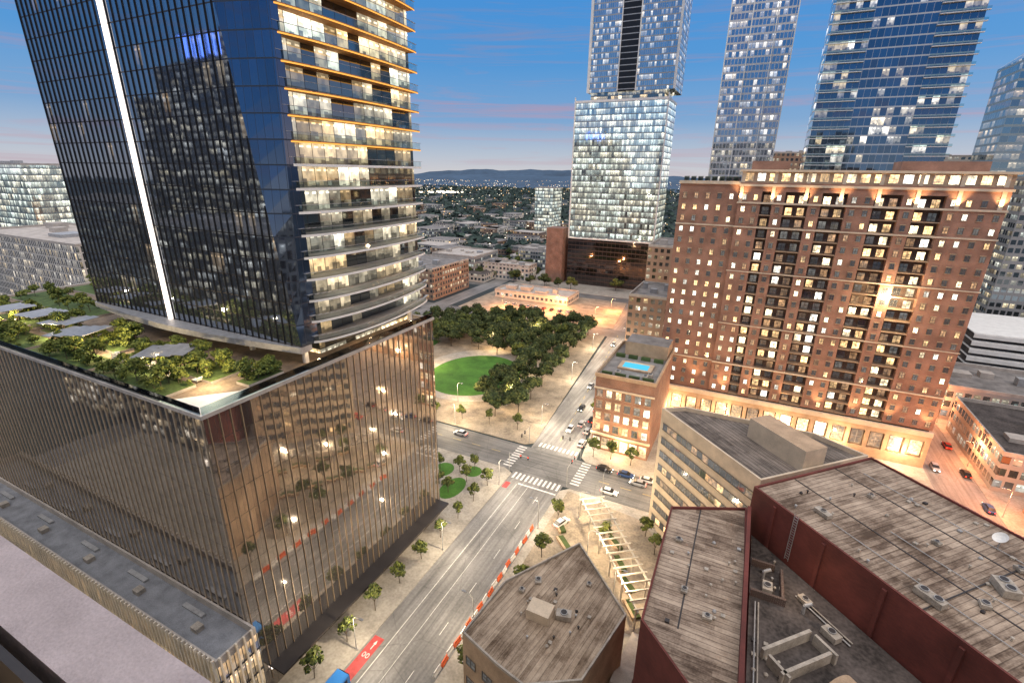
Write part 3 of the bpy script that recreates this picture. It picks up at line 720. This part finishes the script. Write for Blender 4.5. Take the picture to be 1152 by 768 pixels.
# ============================================================ MID TOWERS
MT=thing('lit_glass_tower','brightly lit glass office tower with set back upper tower','skyscraper',(-65,350,0))
b=MB(); b.box(-60,0,0,2,35,34,0,1,False); mk('base',b,[F['midbase'],M['roofgrey']],MT)
b=MB(); b.box(-59.5,.5,34.0,2,34,125,0,1,False); mk('lower_tower',b,[F['mid'],M['rooflight']],MT)
bits('band',[(-59.8,.2,125,2.3,34.5,126.5),(-60,-.2,33.9,2.2,.49,34.8),(2.001,.5,34,2.6,2,129),(-60.2,-.3,34.81,-59.51,.48,128.5)],'white',MT)
b=MB(); b.box(-50,3,126.5,-1,32,131,0); mk('lit_gap',b,[F['balc']],MT)
b=MB(); b.box(-52,1.5,131,5,33,235,0,1,False); mk('upper_tower',b,[F['midup'],M['rooflight']],MT)
bits('corner_fin',[(4.2,.6,131,5.6,1.49,235),(-31.9,.6,131,-31.3,1.49,235),(-19.9,.6,131,-19.3,1.49,235),(-52.6,.9,131,-51,1.49,235)],'white',MT)
bits('dark_strip',[(-31.29,1.0,131,-19.91,1.49,235)],'black',MT)
bits('floor_line',[(-31.2,.9,132+i*3.5,-20,.995,132.5+i*3.5) for i in range(0,28)],'metal',MT)
mt=thing('brown_windowless_block','brown windowless block beside the tower','building',(-134,350,0)); b=MB(); b.box(-7,-4,0,6,10,41,0); mk('wall',b,[M['brick2']],mt)
WT=thing('pale_residential_tower','pale slender residential tower with lit apartments','apartment tower',(-13,300,0))
b=MB(); b.box(-15,0,0,15,25,215,0,1,False); mk('wall',b,[F['white'],M['rooflight']],WT)
bits('corner_fin',[(x,-.7,0,x+.5,-.003,215) for x in(-15.2,-5,6,14.6)],'white',WT)
BT=thing('blue_glass_tower','broad dark blue glass tower with lit apartments and balconies','apartment tower',(36,250,0))
b=MB(); b.box(-22,0,0,24,30,170,0,1,False); mk('wall',b,[F['blueg'],M['rooflight']],BT)
def slm(x0,x1): s_=MB(); s_.box(x0,-1.3,0,x1,-.003,.25,0); s_.box(x0,-1.3,.25,x1,-1.25,1.1,1); return s_.mesh('tower_slab_mesh',[M['white'],M['balu']])
sa,sb_=slm(-23,-9),slm(11,25)
for k in range(40):
    link('balcony',sa,BT,(0,0,40+k*3.4),0)
    link('balcony',sb_,BT,(0,0,40+k*3.4),0)
FT=thing('slanted_roof_tower','distant glass tower with slanted roof line','skyscraper',(95,320,0))
b=MB(); b.face([(0,0,0),(70,0,0),(70,0,190),(0,0,131)]);b.face([(0,30,0),(0,0,0),(0,0,131),(0,30,131)]);b.face([(0,0,131),(70,0,190),(70,30,190),(0,30,131)]);b.face([(70,0,0),(70,30,0),(70,30,190),(70,0,190)])
mk('wall',b,[F['far']],FT)
G=thing('parking_garage','white striped multi storey parking garage','parking garage',(84,245,0))
for k in range(7):
    b=MB(); b.box(0,0,k*3.2+1.3,60,.4,k*3.2+2.9);b.box(0,.4,k*3.2+2.9,60,40,k*3.2+3.2); mk('parking_deck',b,[M['white']],G)
b=MB(); b.box(.6,2,0,59,39,22,0); mk('core',b,[M['roofdark']],G)
simple_tower('apartment_block','grey apartment block with balconies','apartment building',104,300,190,340,80,F['gridg'])
simple_tower('low_warehouse','low dark roofed commercial building','building',68,158,110,196,11,F['gridg'],'roofdark')
simple_tower('low_commercial_building','low grey roofed commercial building','building',68,204,110,233,12,F['gridg'],'roofgrey')
LC=simple_tower('low_commercial_building','low building with glowing red orange strip beside side street','building',72,122,120,150,8,F['gridb'],'roofdark')
bits('light_strip',[(-24.3,-14,5.4,-24.003,14,7.2),(-24,14.003,5.4,24,14.3,7.2)],'neon',LC)
simple_tower('office_block','brick office block behind the hotel','office building',-20,200,54,232,60,F['gridb'])
simple_tower('apartment_block','mid rise apartment block with lit windows','apartment building',-48,256,-14,290,45,F['gridb'])
simple_tower('office_block','mid rise block beyond the hotel roof','office building',-10,420,30,450,95,F['gridb'])
simple_tower('office_block','mid rise block beyond the hotel roof','office building',70,400,110,440,92,F['grid'])
# left background
simple_tower('cream_apartment_block','cream apartment block with vertical fins','apartment building',-345,100,-246,140,49,F['vfin'],'rooflight')
simple_tower('glass_office_block','glass high rise block with brightly lit floors','office building',-500,150,-408,190,80,F['mid'],'rooflight')
simple_tower('glass_office_block','glass mid rise block with brightly lit floors','office building',-400,190,-360,220,62,F['white'],'rooflight')
simple_tower('apartment_block','grey apartment block with lit windows','apartment building',-300,200,-215,240,30,F['gridg'],'roofgrey')
simple_tower('apartment_block','grey apartment block with lit windows','apartment building',-330,60,-200,90,22,F['gridg'],'roofgrey')
# beyond park
simple_tower('low_market_hall','wide pale roofed hall behind the orange lit lot','building',-152,284,-100,307,4.5,F['grid'],'rooflight')
simple_tower('apartment_block','brown brick apartment block beyond the park','apartment building',-225,255,-182,300,20,F['gridb'],'roofgrey')
simple_tower('apartment_block','grey apartment block beyond the park','apartment building',-235,330,-195,370,16,F['gridg'],'rooflight')
simple_tower('apartment_block','pale apartment block beyond the park','apartment building',-190,335,-150,350,12,F['grid'],'rooflight')
simple_tower('apartment_block','long pale apartment block beyond the park','apartment building',-190,400,-140,425,15,F['grid'],'rooflight')
simple_tower('apartment_block','pale mid rise beyond the low blocks','apartment building',-245,560,-222,590,62,F['mid'],'rooflight')
rr=random.Random(11)
fm=[F['grid'],F['gridb'],F['gridg'],F['gridg']]
cnt=0
while cnt<190:
    a=rad(rr.uniform(-82,12) if cnt<80 else rr.uniform(-36,-12)); d=rr.uniform(430,1500) if cnt<140 else rr.uniform(380,800)
    x=math.sin(a)*d;y=math.cos(a)*d
    if y<310 and x>-510: continue
    if abs(x+90)<25 and y<700: continue
    w=rr.uniform(6,18);l=rr.uniform(6,18);h=rr.choice([5,6,8,9,12,14]) 
    t=thing('low_rise_building','distant low rise building with lit windows','building',(x,y,0),rr.uniform(-.2,.2),'distant low rise buildings')
    b=MB(); b.box(-w,-l,0,w,l,h,0,1,False); mk('wall',b,[rr.choice(fm),M[rr.choice(['roofgrey','roofgrey','roofdark','concrete'])]],t)
    cnt+=1
# ============================================================ TREES
def tree_meshes(seed,h,r,nleaf,ls,trunk_r=.22,leaf=('leafd','leafm','leafl')):
    rr=random.Random(seed)
    tb=MB(); th=h*.38
    tb.cyl((0,0,0),(.1,.05,th),trunk_r,trunk_r*.7,7,0)
    lumps=[]
    for k in range(7):
        a=2*math.pi*k/7+rr.uniform(-.3,.3); rr_=r*rr.uniform(.35,.75); z=h*rr.uniform(.5,.82)
        e=(rr_*math.cos(a),rr_*math.sin(a),z)
        tb.cyl((.1,.05,th*rr.uniform(.75,1)),e,trunk_r*.45,trunk_r*.12,5,0)
        lumps.append((e,r*rr.uniform(.28,.46)))
    for k in range(4): lumps.append(((rr.uniform(-.3,.3)*r,rr.uniform(-.3,.3)*r,h*rr.uniform(.75,.92)),r*rr.uniform(.28,.42)))
    cb=MB()
    for i in range(nleaf):
        (cx_,cy_,cz_),lr=rr.choice(lumps)
        d=Vector((rr.gauss(0,1),rr.gauss(0,1),rr.gauss(0,.8))).normalized()*lr*(rr.random()**.35)
        p=Vector((cx_,cy_,cz_))+d
        nrm=(d.normalized()+Vector((rr.uniform(-.8,.8),rr.uniform(-.8,.8),rr.uniform(-.3,1)))).normalized()
        a=nrm.orthogonal().normalized();b2=nrm.cross(a); s=ls*rr.uniform(.6,1.4)
        an=rr.uniform(0,6.28); a,b2=a*math.cos(an)+b2*math.sin(an),b2*math.cos(an)-a*math.sin(an)
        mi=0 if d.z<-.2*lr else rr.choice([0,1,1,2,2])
        cb.face([p-a*s-b2*s*.6,p+a*s-b2*s*.6,p+a*s*.7+b2*s*.6,p-a*s*.7+b2*s*.6],mi)
    return tb.mesh('trunk',[M['bark']]),cb.mesh('crown',[M[k] for k in leaf])
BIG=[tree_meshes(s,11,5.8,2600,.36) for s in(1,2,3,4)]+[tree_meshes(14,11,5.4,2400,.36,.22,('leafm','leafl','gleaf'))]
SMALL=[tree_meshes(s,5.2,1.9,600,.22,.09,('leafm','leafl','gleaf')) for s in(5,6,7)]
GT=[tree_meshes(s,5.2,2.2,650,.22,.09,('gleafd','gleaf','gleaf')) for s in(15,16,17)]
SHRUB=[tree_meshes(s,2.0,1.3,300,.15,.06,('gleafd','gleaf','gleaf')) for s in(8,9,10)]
def tree(kind,x,y,z,label,group,s=1,name='tree'):
    t=thing(name,label,'tree' if name!='shrub' else 'shrub',(x,y,z),random.uniform(0,6.28),group)
    tm,cm=random.choice(kind); t.scale=(s*random.uniform(.85,1.15),s*random.uniform(.85,1.15),s*random.uniform(.85,1.15))
    link('trunk',tm,t); link('crown',cm,t)
rr=random.Random(5)
pt=[]
for i in range(8): pt.append((-64.5-(i*12)*.07,138+i*12.5))
for i in range(8): pt.append((-75-rr.uniform(-1,1)-i*.15,150+i*10))
for i in range(5): pt.append((-85-rr.uniform(-1,1),184+i*9))
tries=0
while len(pt)<58 and tries<900:
    tries+=1
    c=(rr.uniform(-140,-68),rr.uniform(186,234))
    if all((c[0]-q[0])**2+(c[1]-q[1])**2>50 for q in pt): pt.append(c)
for i in range(10): pt.append((rr.uniform(-150,-128),rr.uniform(150,230)))
for (x,y) in ((-79,143),(-71,133),(-79,153),(-70,145)): pt.append((x,y))
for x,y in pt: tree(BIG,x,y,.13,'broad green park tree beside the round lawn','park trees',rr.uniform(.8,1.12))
for i in range(9): tree(SMALL,-54.2,38+i*7.4,.13,'young street tree on pavement beside dark glass podium','young street trees',rr.uniform(.8,1.1))
for x,y in((-62,90),(-60,96),(-66,92),(-64,99),(-61,102),(-70,98),(-75,90),(-80,126),(-90,125),(-70,127),(-60,128),(-100,126)): tree(SMALL,x,y,.13,'small tree in paved corner planting by the junction','corner planting trees')
for x,y in((-33,124),(-28,125),(-22,124.5),(-40,150),(-43,170),(-46,190),(-32,92),(-31,80),(-31,70),(-31,60),(-32,50),(-9,92),(-12,97),(-20,90),(-24,78),(-26,70)): tree(SMALL,x,y,.13,'street tree on the kerb side pavement','kerb side trees',1.15)
for i in range(296):
    bx=BEDS[i%10] if i<226 else BEDS[10+i%4]
    tree(SHRUB,-59+rr.uniform(bx[0]+.6,bx[2]-.6),32+rr.uniform(bx[1]+.3,bx[3]-.3),PZ+.4,'leafy shrub in roof terrace planting bed','roof terrace shrubs',rr.uniform(.4,1.1),'shrub')
for i in range(84):
    bx=BEDS[i%14]
    tree(GT,-59+rr.uniform(bx[0]+1,bx[2]-1),32+rr.uniform(bx[1]+.5,bx[3]-.5),PZ+.4,'small tree in roof terrace planting bed','roof terrace trees',rr.uniform(.4,.8))
for i in range(70):
    tree(BIG,rr.choice([rr.uniform(-235,-165),rr.uniform(-165,-80)]),rr.uniform(324,440),.0,'tree beside the low buildings beyond the park','trees beyond the park',rr.uniform(.6,1))
b=MB()
for i in range(6500):
    a=rad(rr.uniform(-85,15)); d=400+2300*rr.random()**1.25
    x=math.sin(a)*d;y=math.cos(a)*d; s=rr.uniform(4,8)*(1+d/1700)
    if y<440 and -240<x<130: continue
    if y<230 and x>-510: continue
    for k in range(7):
        p=Vector((x+rr.uniform(-s,s)*.8,y+rr.uniform(-s,s)*.8,min(9,s)*rr.uniform(.3,.95)))
        nrm=Vector((rr.uniform(-1,1),rr.uniform(-1,.2),rr.uniform(0.2,1.6))).normalized();u_=nrm.orthogonal().normalized()*s*.36;v_=nrm.cross(u_)
        b.face([p-u_-v_*.7,p+u_-v_,p+u_*.8+v_,p-u_+v_*.8],rr.choice([0,0,1]))
mk('distant_woods',b,[M['hazeleaf'],M['hazeleaf2']],kind='stuff')
b=MB()
for i in range(4200):
    a=rad(rr.uniform(-85,40)); d=450+3600*rr.random()**.8; x=math.sin(a)*d;y=math.cos(a)*d; s=rr.uniform(.12,.38)*(1+d/900)
    if y<420 and -240<x<130: continue
    if y<230 and x>-510: continue
    z=rr.uniform(7,12)+ (d/300)
    b.box(x-s,y-s,z,x+s,y+s,z+s,rr.choice([0,0,0,1,1]))
for i in range(60):
    x=rr.uniform(-930,-830);y=1300+rr.uniform(-60,60); b.box(x-1.5,y-1.5,18,x+1.5,y+1.5,21,1)
mk('distant_town_lights',b,[emis('far_warm',(1,.6,.25),2.6),emis('far_white',(1,.9,.7),3.5)],kind='stuff')
# ============================================================ STREET LAMPS
b=MB(); b.cyl((0,0,0),(0,0,7.2),.1,.07,8);b.cyl((0,0,7.2),(.6,0,7.9),.06,.06,6);b.cyl((.6,0,7.9),(1.7,0,8.0),.06,.05,6); b.cyl((0,0,0),(0,0,.3),.2,.2,8); LP=b.mesh('pole',[M['metal']])
b=MB(); b.box(1.5,-.18,7.93,2.3,.18,8.06,0); b.box(1.6,-.14,7.9,2.2,.14,7.928,1); LH=b.mesh('lamp_head',[M['metal'],M['lampw']])
def street_lamp(x,y,rot,power=4200,col=(1,.82,.58)):
    t=thing('street_lamp','tall grey street lamp with curved arm and lit head','street lamp',(x,y,.13),rot,'street lamps along the roads')
    link('pole',LP,t);link('lamp_head',LH,t); plight('lamp_light',(1.9,0,7.6),col,power,.12,t)
for y in(45,72,99): street_lamp(-51.6,y,0)
for y in(58,88): street_lamp(-35.4,y,math.pi)
for y in(135,175,215): street_lamp(-53.5-(y-125)*.09,y,0,8500)
for y in(128,155,195,230): street_lamp(-36-(y-120)*.115,y,math.pi,8500)
for x in(-80,-120): street_lamp(x,121.6,rad(-90),7500,(1,.78,.48))
for x in(-25,0): street_lamp(x,105.4,rad(90),5500)
for x in(-10,45): street_lamp(x,120.8,rad(-90),9000,(1,.64,.32))
for y in(120,145,170,200): street_lamp(66.6,y,math.pi,12000,(1,.34,.13))
for x,y in((-135,262),(-105,262),(-75,262),(-72,285),(-105,278)): street_lamp(x,y,0,22000,(1,.42,.14))
for x,y in((-71,142),(-88,136),(-118,160),(-104,192),(-80,170),(-92,215)): street_lamp(x,y,0,8000,(1,.70,.38))
for x,y in((-22,84),(-14,76),(-28,96)): street_lamp(x,y,0,4500,(1,.75,.45))
for x in(-88,-70,-52,-35,-20,-8): plight('terrace_light',(x,6.4,PZ+3.0),(1,.74,.4),2300,.3,P)
for y in (20,32,44): plight('terrace_light',(-1.0,y,PZ+2.2),(1,.7,.4),300,.3,P)
# ============================================================ TRAFFIC SIGNALS, BARRIERS, BUS
for (x,y,r) in((-52,106,0),(-35,106.5,rad(90)),(-36,121,rad(180)),(-53,122,rad(-90))):
    t=thing('traffic_signal','traffic signal mast with arm over the junction','traffic signal',(x,y,.13),r,'traffic signals at the junction')
    b=MB(); b.cyl((0,0,0),(0,0,6),.1,.08,8); b.cyl((0,0,5.8),(6,0,6.1),.07,.05,6); mk('mast',b,[M['metal']],t)
    for xx in(3.5,5.7):
        b=MB(); b.box(xx-.18,-.15,5.2,xx+.18,.15,6.3,0); b.box(xx-.1,-.17,5.95,xx+.1,-.151,6.15,1); mk('signal_head',b,[M['dmetal'],M['redlight']],t)
bb=MB(); bb.loft([[(-.3,-.95,0),(.3,-.95,0),(.3,.95,0),(-.3,.95,0)],[(-.25,-.95,.25),(.25,-.95,.25),(.25,.95,.25),(-.25,.95,.25)],[(-.1,-.9,.5),(.1,-.9,.5),(.1,.9,.5),(-.1,.9,.5)],[(-.08,-.9,1.0),(.08,-.9,1.0),(.08,.9,1.0),(-.08,.9,1.0)]])
BA,BW=bb.mesh('barrier_orange_mesh',[M['barrier']]),bb.mesh('barrier_white_mesh',[M['white']])
for i in range(20):
    t=thing('traffic_barrier','%s plastic traffic barrier beside the road'%('orange' if i%2 else 'white'),'barrier',(-36.6+.15*math.sin(i*2.3),48+i*2.05,.03),.06*math.sin(i*1.7),'plastic barriers along the road')
    link('body',BA if i%2 else BW,t)
BU=thing('city_bus','blue and white city bus driving along the street','bus',(-49,33.8,.03),rad(90))
b=MB(); b.loft([[(-6,-1.2,.35),(-6,1.2,.35),(-6,1.25,2.9),(-6,1.0,3.1),(-6,-1.0,3.1),(-6,-1.25,2.9)],[(5.9,-1.2,.35),(5.9,1.2,.35),(5.7,1.25,2.9),(5.6,1.0,3.1),(5.6,-1.0,3.1),(5.7,-1.25,2.9)]]); mk('body',b,[M['bluebus']],BU)
b=MB(); b.box(-5.5,-1.27,1.4,5.2,-1.255,2.5);mk('side_window',b,[M['black']],BU)
b=MB(); b.box(-5.5,1.255,1.4,5.2,1.27,2.5);mk('side_window',b,[M['black']],BU)
b=MB(); b.box(5.86,-1.05,1.2,5.93,1.05,2.7);mk('windscreen',b,[M['black']],BU)
b=MB(); b.box(-3,-.8,3.105,1,.8,3.35);mk('roof_unit',b,[M['white']],BU)
for x in(-3.8,3.6):
    for y in(-1.1,1.1): b=MB(); b.cyl((x,y-.15,.5),(x,y+.15,.5),.48,.48,14); mk('wheel',b,[M['black']],BU)
# ============================================================ TERRACE CANOPIES
for (x,y,c) in((-121,41,0),(-111,41,1),(-102,38.5,2),(-79,40,3),(-131,40,0)):
    t=thing('shade_canopy','blue grey angular shade canopy on roof terrace','canopy',(x,y,PZ+.03),rad(10*c),'roof terrace shade canopies')
    for s in(-2,2):
        b=MB(); b.cyl((s,0,0),(s*1.1,.2,2.9),.07,.07,6); mk('post',b,[M['dmetal']],t)
    for k in range(4):
        b=MB(); b.prism([(-4+k*2.05,-2.7),(-2.1+k*2.05,-3.0),(-2.1+k*2.05,2.7),(-4+k*2.05,3.0)],2.9+.14*k,3.0+.14*k,0,0,True); mk('panel',b,[M['metal']],t)
for i in range(22):
    x=-59+rr.uniform(-90,-8);y=32+rr.uniform(5.9,7.1)
    t=thing('lounge_chair','pale lounge chair on roof terrace','chair',(x,y,PZ+.03),rr.uniform(0,6.28),'roof terrace chairs')
    b=MB(); b.box(-.35,-.8,.3,.35,.5,.42); mk('seat',b,[M['white']],t); b=MB(); b.M=Matrix.Translation((0,.5,.4))@Matrix.Rotation(rad(-30),4,'X'); b.box(-.35,0,0,.35,.1,.7); mk('backrest',b,[M['white']],t)
    for a_ in(-.3,.3):
        for c_ in(-.7,.4): b=MB(); b.box(a_-.03,c_-.03,0,a_+.03,c_+.03,.298); mk('leg',b,[M['dmetal']],t)
# ============================================================ ROOF UNITS
def hvac(x,y,z,w,l,h,rot,label='weathered rooftop air conditioning unit with fans'):
    t=thing('rooftop_unit',label,'air conditioner',(x,y,z+.006),rad(rot),'rooftop units')
    b=MB(); b.box(-w/2,-l/2,.15,w/2,l/2,h,0); b.box(-w/2+.1,-l/2+.1,0,w/2-.1,l/2-.1,.151,0)
    for k in range(4): b.box(-w/2-.03,-l/2+.2,.3+k*h*.17,-w/2+.002,l/2-.2,.36+k*h*.17,0)
    mk('housing',b,[M['unit']],t)
    n=max(1,int(l/1.3))
    for k in range(n):
        b=MB(); yy=-l/2+(k+.5)*l/n; b.cyl((0,yy,h+.002),(0,yy,h+.2),min(w,l/n)*.38,min(w,l/n)*.38,12,0); b.cyl((0,yy,h+.2),(0,yy,h+.21),min(w,l/n)*.32,min(w,l/n)*.32,12,1); mk('fan',b,[M['metal'],M['dmetal']],t)
for a in((33,66,34,1.8,2.6,1.1,10),(24.6,60.3,34,1.2,3,.9,46),(15,72,34,1.0,2.2,.7,46),(30,62,34,1,1,.6,0),(36,71,34,.8,1.1,.5,20),(22,80,34,.8,.8,.5,46),(28,72,34,.7,1,.5,46),(-1,53,30,.8,1,.4,0),(-3,62,30,.8,.8,.4,0),(2,50,30,1.1,.8,.5,0),(-16.5,52.5,18,2.2,1.4,1.0,15),(-22.5,57,18,1,1.3,.5,20),(-24,54,18,.8,.8,.6,0),(-15,60,18,.7,.7,.4,0),(9,62,26.5,1.2,1.7,.9,0),(13.5,62,26.5,1,1.6,.7,45),(16,57.5,26.5,1.2,2,1.,46)): hvac(*a)
for x,y in((-30,133),(-22,133),(-30,155),(-21,135)): hvac(x,y,24,1.4,1.8,1,0)
D=thing('satellite_dish','white satellite dish on the theatre roof','satellite dish',(35,74.6,34.006),rad(200))
b=MB(); b.cyl((0,0,0),(0,0,1.6),.09,.07,8); mk('mast',b,[M['metal']],D)
b=MB(); dirv=Vector((.6,0,.8))
ax=Vector((0,1,0));ay=dirv.cross(ax);c0=Vector((0,0,1.7))
def pp(r,a,q): return c0+(ax*math.cos(a)+ay*math.sin(a))*r+dirv*q
for k in range(16):
    a0=2*math.pi*k/16;a1=2*math.pi*(k+1)/16
    b.face([pp(0,0,0),pp(.5,a0,.1),pp(.5,a1,.1)]);b.face([pp(.5,a0,.1),pp(.85,a0,.3),pp(.85,a1,.3),pp(.5,a1,.1)])
mk('dish',b,[M['white']],D)
# ============================================================ CARS
def car_parts(col):
    m=plain('car_paint',col,.3,.3,var=.05)
    b=MB()
    def rg(x,w,zl,zh): c=.12; return [(x,-w,zl),(x,w,zl),(x,w+.0,zh-c),(x,w-c,zh),(x,-w+c,zh),(x,-w,zh-c)]
    b.loft([rg(-2.2,.72,.45,.8),rg(-2.05,.86,.3,.95),rg(-.9,.9,.25,1.0),rg(.9,.9,.25,.98),rg(1.9,.86,.3,.85),rg(2.2,.7,.42,.7)],0)
    b.box(-1.25,-.66,1.44,.35,.66,1.49,0)
    g=MB(); g.loft([[(-1.9,-.78,.96),(1.15,-.78,.96),(1.15,.78,.96),(-1.9,.78,.96)],[(-1.25,-.66,1.45),(.35,-.66,1.45),(.35,.66,1.45),(-1.25,.66,1.45)]],0)
    return b.mesh('body',[m]),g.mesh('glass',[M['black']])
wb=MB(); wb.cyl((0,-.11,0),(0,.11,0),.33,.33,14,0); wb.cyl((0,-.12,0),(0,.12,0),.17,.17,8,1); WHL=wb.mesh('wheel',[M['black'],M['metal']])
hb=MB(); hb.box(-.04,-.16,-.07,.04,.16,.07); HL=hb.mesh('headlight',[M['head']]); TL=hb.mesh('tail_light',[M['redlight']])
CC={'white':(.7,.7,.7),'silver':(.4,.41,.43),'black':(.02,.02,.025),'red':(.4,.03,.02),'blue':(.04,.08,.2)}
CM={k:car_parts(v) for k,v in CC.items()}
def car(x,y,rot,c,where='driving on the street'):
    t=thing('car','%s hatchback car %s'%(c,where),'car',(x,y,.03),rot,'cars on the streets')
    link('body',CM[c][0],t);link('cabin_glass',CM[c][1],t)
    for wx in(-1.35,1.35):
        for wy in(-.8,.8): link('wheel',WHL,t,(wx,wy,.33))
    for wy in(-.58,.58): link('headlight',HL,t,(2.17,wy,.6)); link('tail_light',TL,t,(-2.2,wy,.68))
N=rad(90);S=rad(-90)
for a in((-44.5,136,S,'white'),(-42.3,141,N,'silver'),(-46,152,S,'black'),(-49,172,S,'silver'),(-46,190,N,'red'),(-54,225,S,'silver'),
   (-24,109,0,'white'),(-18,116.3,math.pi,'silver'),(-5,110,0,'red'),(-31,92,rad(70),'white')):
    car(*a)
CK=['white','silver','black','silver','white','blue','black','red']
for i in range(7): car(-38.2-(i*8.2)*.115,129+i*8.2,N,CK[i],'parked along the kerb')
for i in range(5): car(-28+i*6.1,118.7,0,CK[(i*3+2)%8],'parked along the cross street kerb')
for i in range(4): car(64.5,130+i*17,N,CK[(i*5)%8],'parked along the side street')
for i in range(2): car(57.5,140+i*24,S,CK[(i*3)%8],'driving on the side street')
for i in range(9): car(-136+i*5.2,270,N,CK[(i*3)%8],'parked in the lit parking plaza')
for i in range(3): car(-75-i*18,111 if i%2 else 117,0 if i%2 else math.pi,CK[i])
# ============================================================ WORLD, SUN, CAMERA
w=bpy.data.worlds.new('World'); scene.world=w; w.use_nodes=True
t=NT(w)
tc=t.n('ShaderNodeTexCoord').outputs['Generated']
nv=t.n('ShaderNodeVectorMath',{0:tc},operation='NORMALIZE').outputs[0]
sp=t.n('ShaderNodeSeparateXYZ',{0:nv})
g=t.ramp(t.m('MAXIMUM',sp.outputs[2],0.0),[(0,(.60,.60,.63)),(.03,(.45,.53,.64)),(.09,(.18,.36,.63)),(.18,(.07,.29,.65)),(.33,(.04,.25,.66)),(.5,(.45,.58,.85)),(.7,(1.3,1.28,1.32)),(1,(1.75,1.62,1.58))])
mp=t.n('ShaderNodeMapping',{0:nv,'Scale':(1.6,1.6,34),'Rotation':(rad(3),rad(-2),0)})
nz=t.n('ShaderNodeTexNoise',{'Vector':mp.outputs[0],'Scale':1.3,'Detail':10.0,'Roughness':.66,'Distortion':.7})
cm_=t.mr(nz.outputs[0],.50,.68,0,.75)
el=t.ramp(sp.outputs[2],[(0,(.52,.44,.50)),(.09,(.46,.30,.42)),(.2,(.24,.25,.43)),(.35,(.13,.23,.46)),(.6,(1.1,1.1,1.2)),(1,(1.4,1.4,1.4))])
col=t.mix(cm_,g,el)
sky=t.n('ShaderNodeTexSky',sky_type='NISHITA'); sky.sun_disc=False; sky.sun_elevation=rad(1); sky.sun_rotation=rad(60)
b1=t.n('ShaderNodeBackground',{0:col,1:1.0}); b2=t.n('ShaderNodeBackground',{0:sky.outputs[0],1:.03})
ad=t.n('ShaderNodeAddShader',{0:b1.outputs[0],1:b2.outputs[0]})
t.n('ShaderNodeOutputWorld',{0:ad.outputs[0]})
sl=bpy.data.lights.new('sun','SUN'); sl.energy=.9; sl.angle=rad(20); sl.color=(1,.8,.62)
so=link('sun',sl); so.rotation_euler=(rad(52),0,rad(50))
cam=bpy.data.cameras.new('camera'); cam.sensor_width=36; cam.lens=547/1152*36; cam.clip_end=20000; cam.clip_start=.1
co=link('camera',cam,None,(0,0,H))
R=Matrix.Rotation(rad(26),3,'Z')@Matrix.Rotation(rad(90-19.2),3,'X')@Matrix.Rotation(rad(.8),3,'Z')
co.rotation_euler=R.to_euler()
scene.camera=co
scene.view_settings.view_transform='Standard'
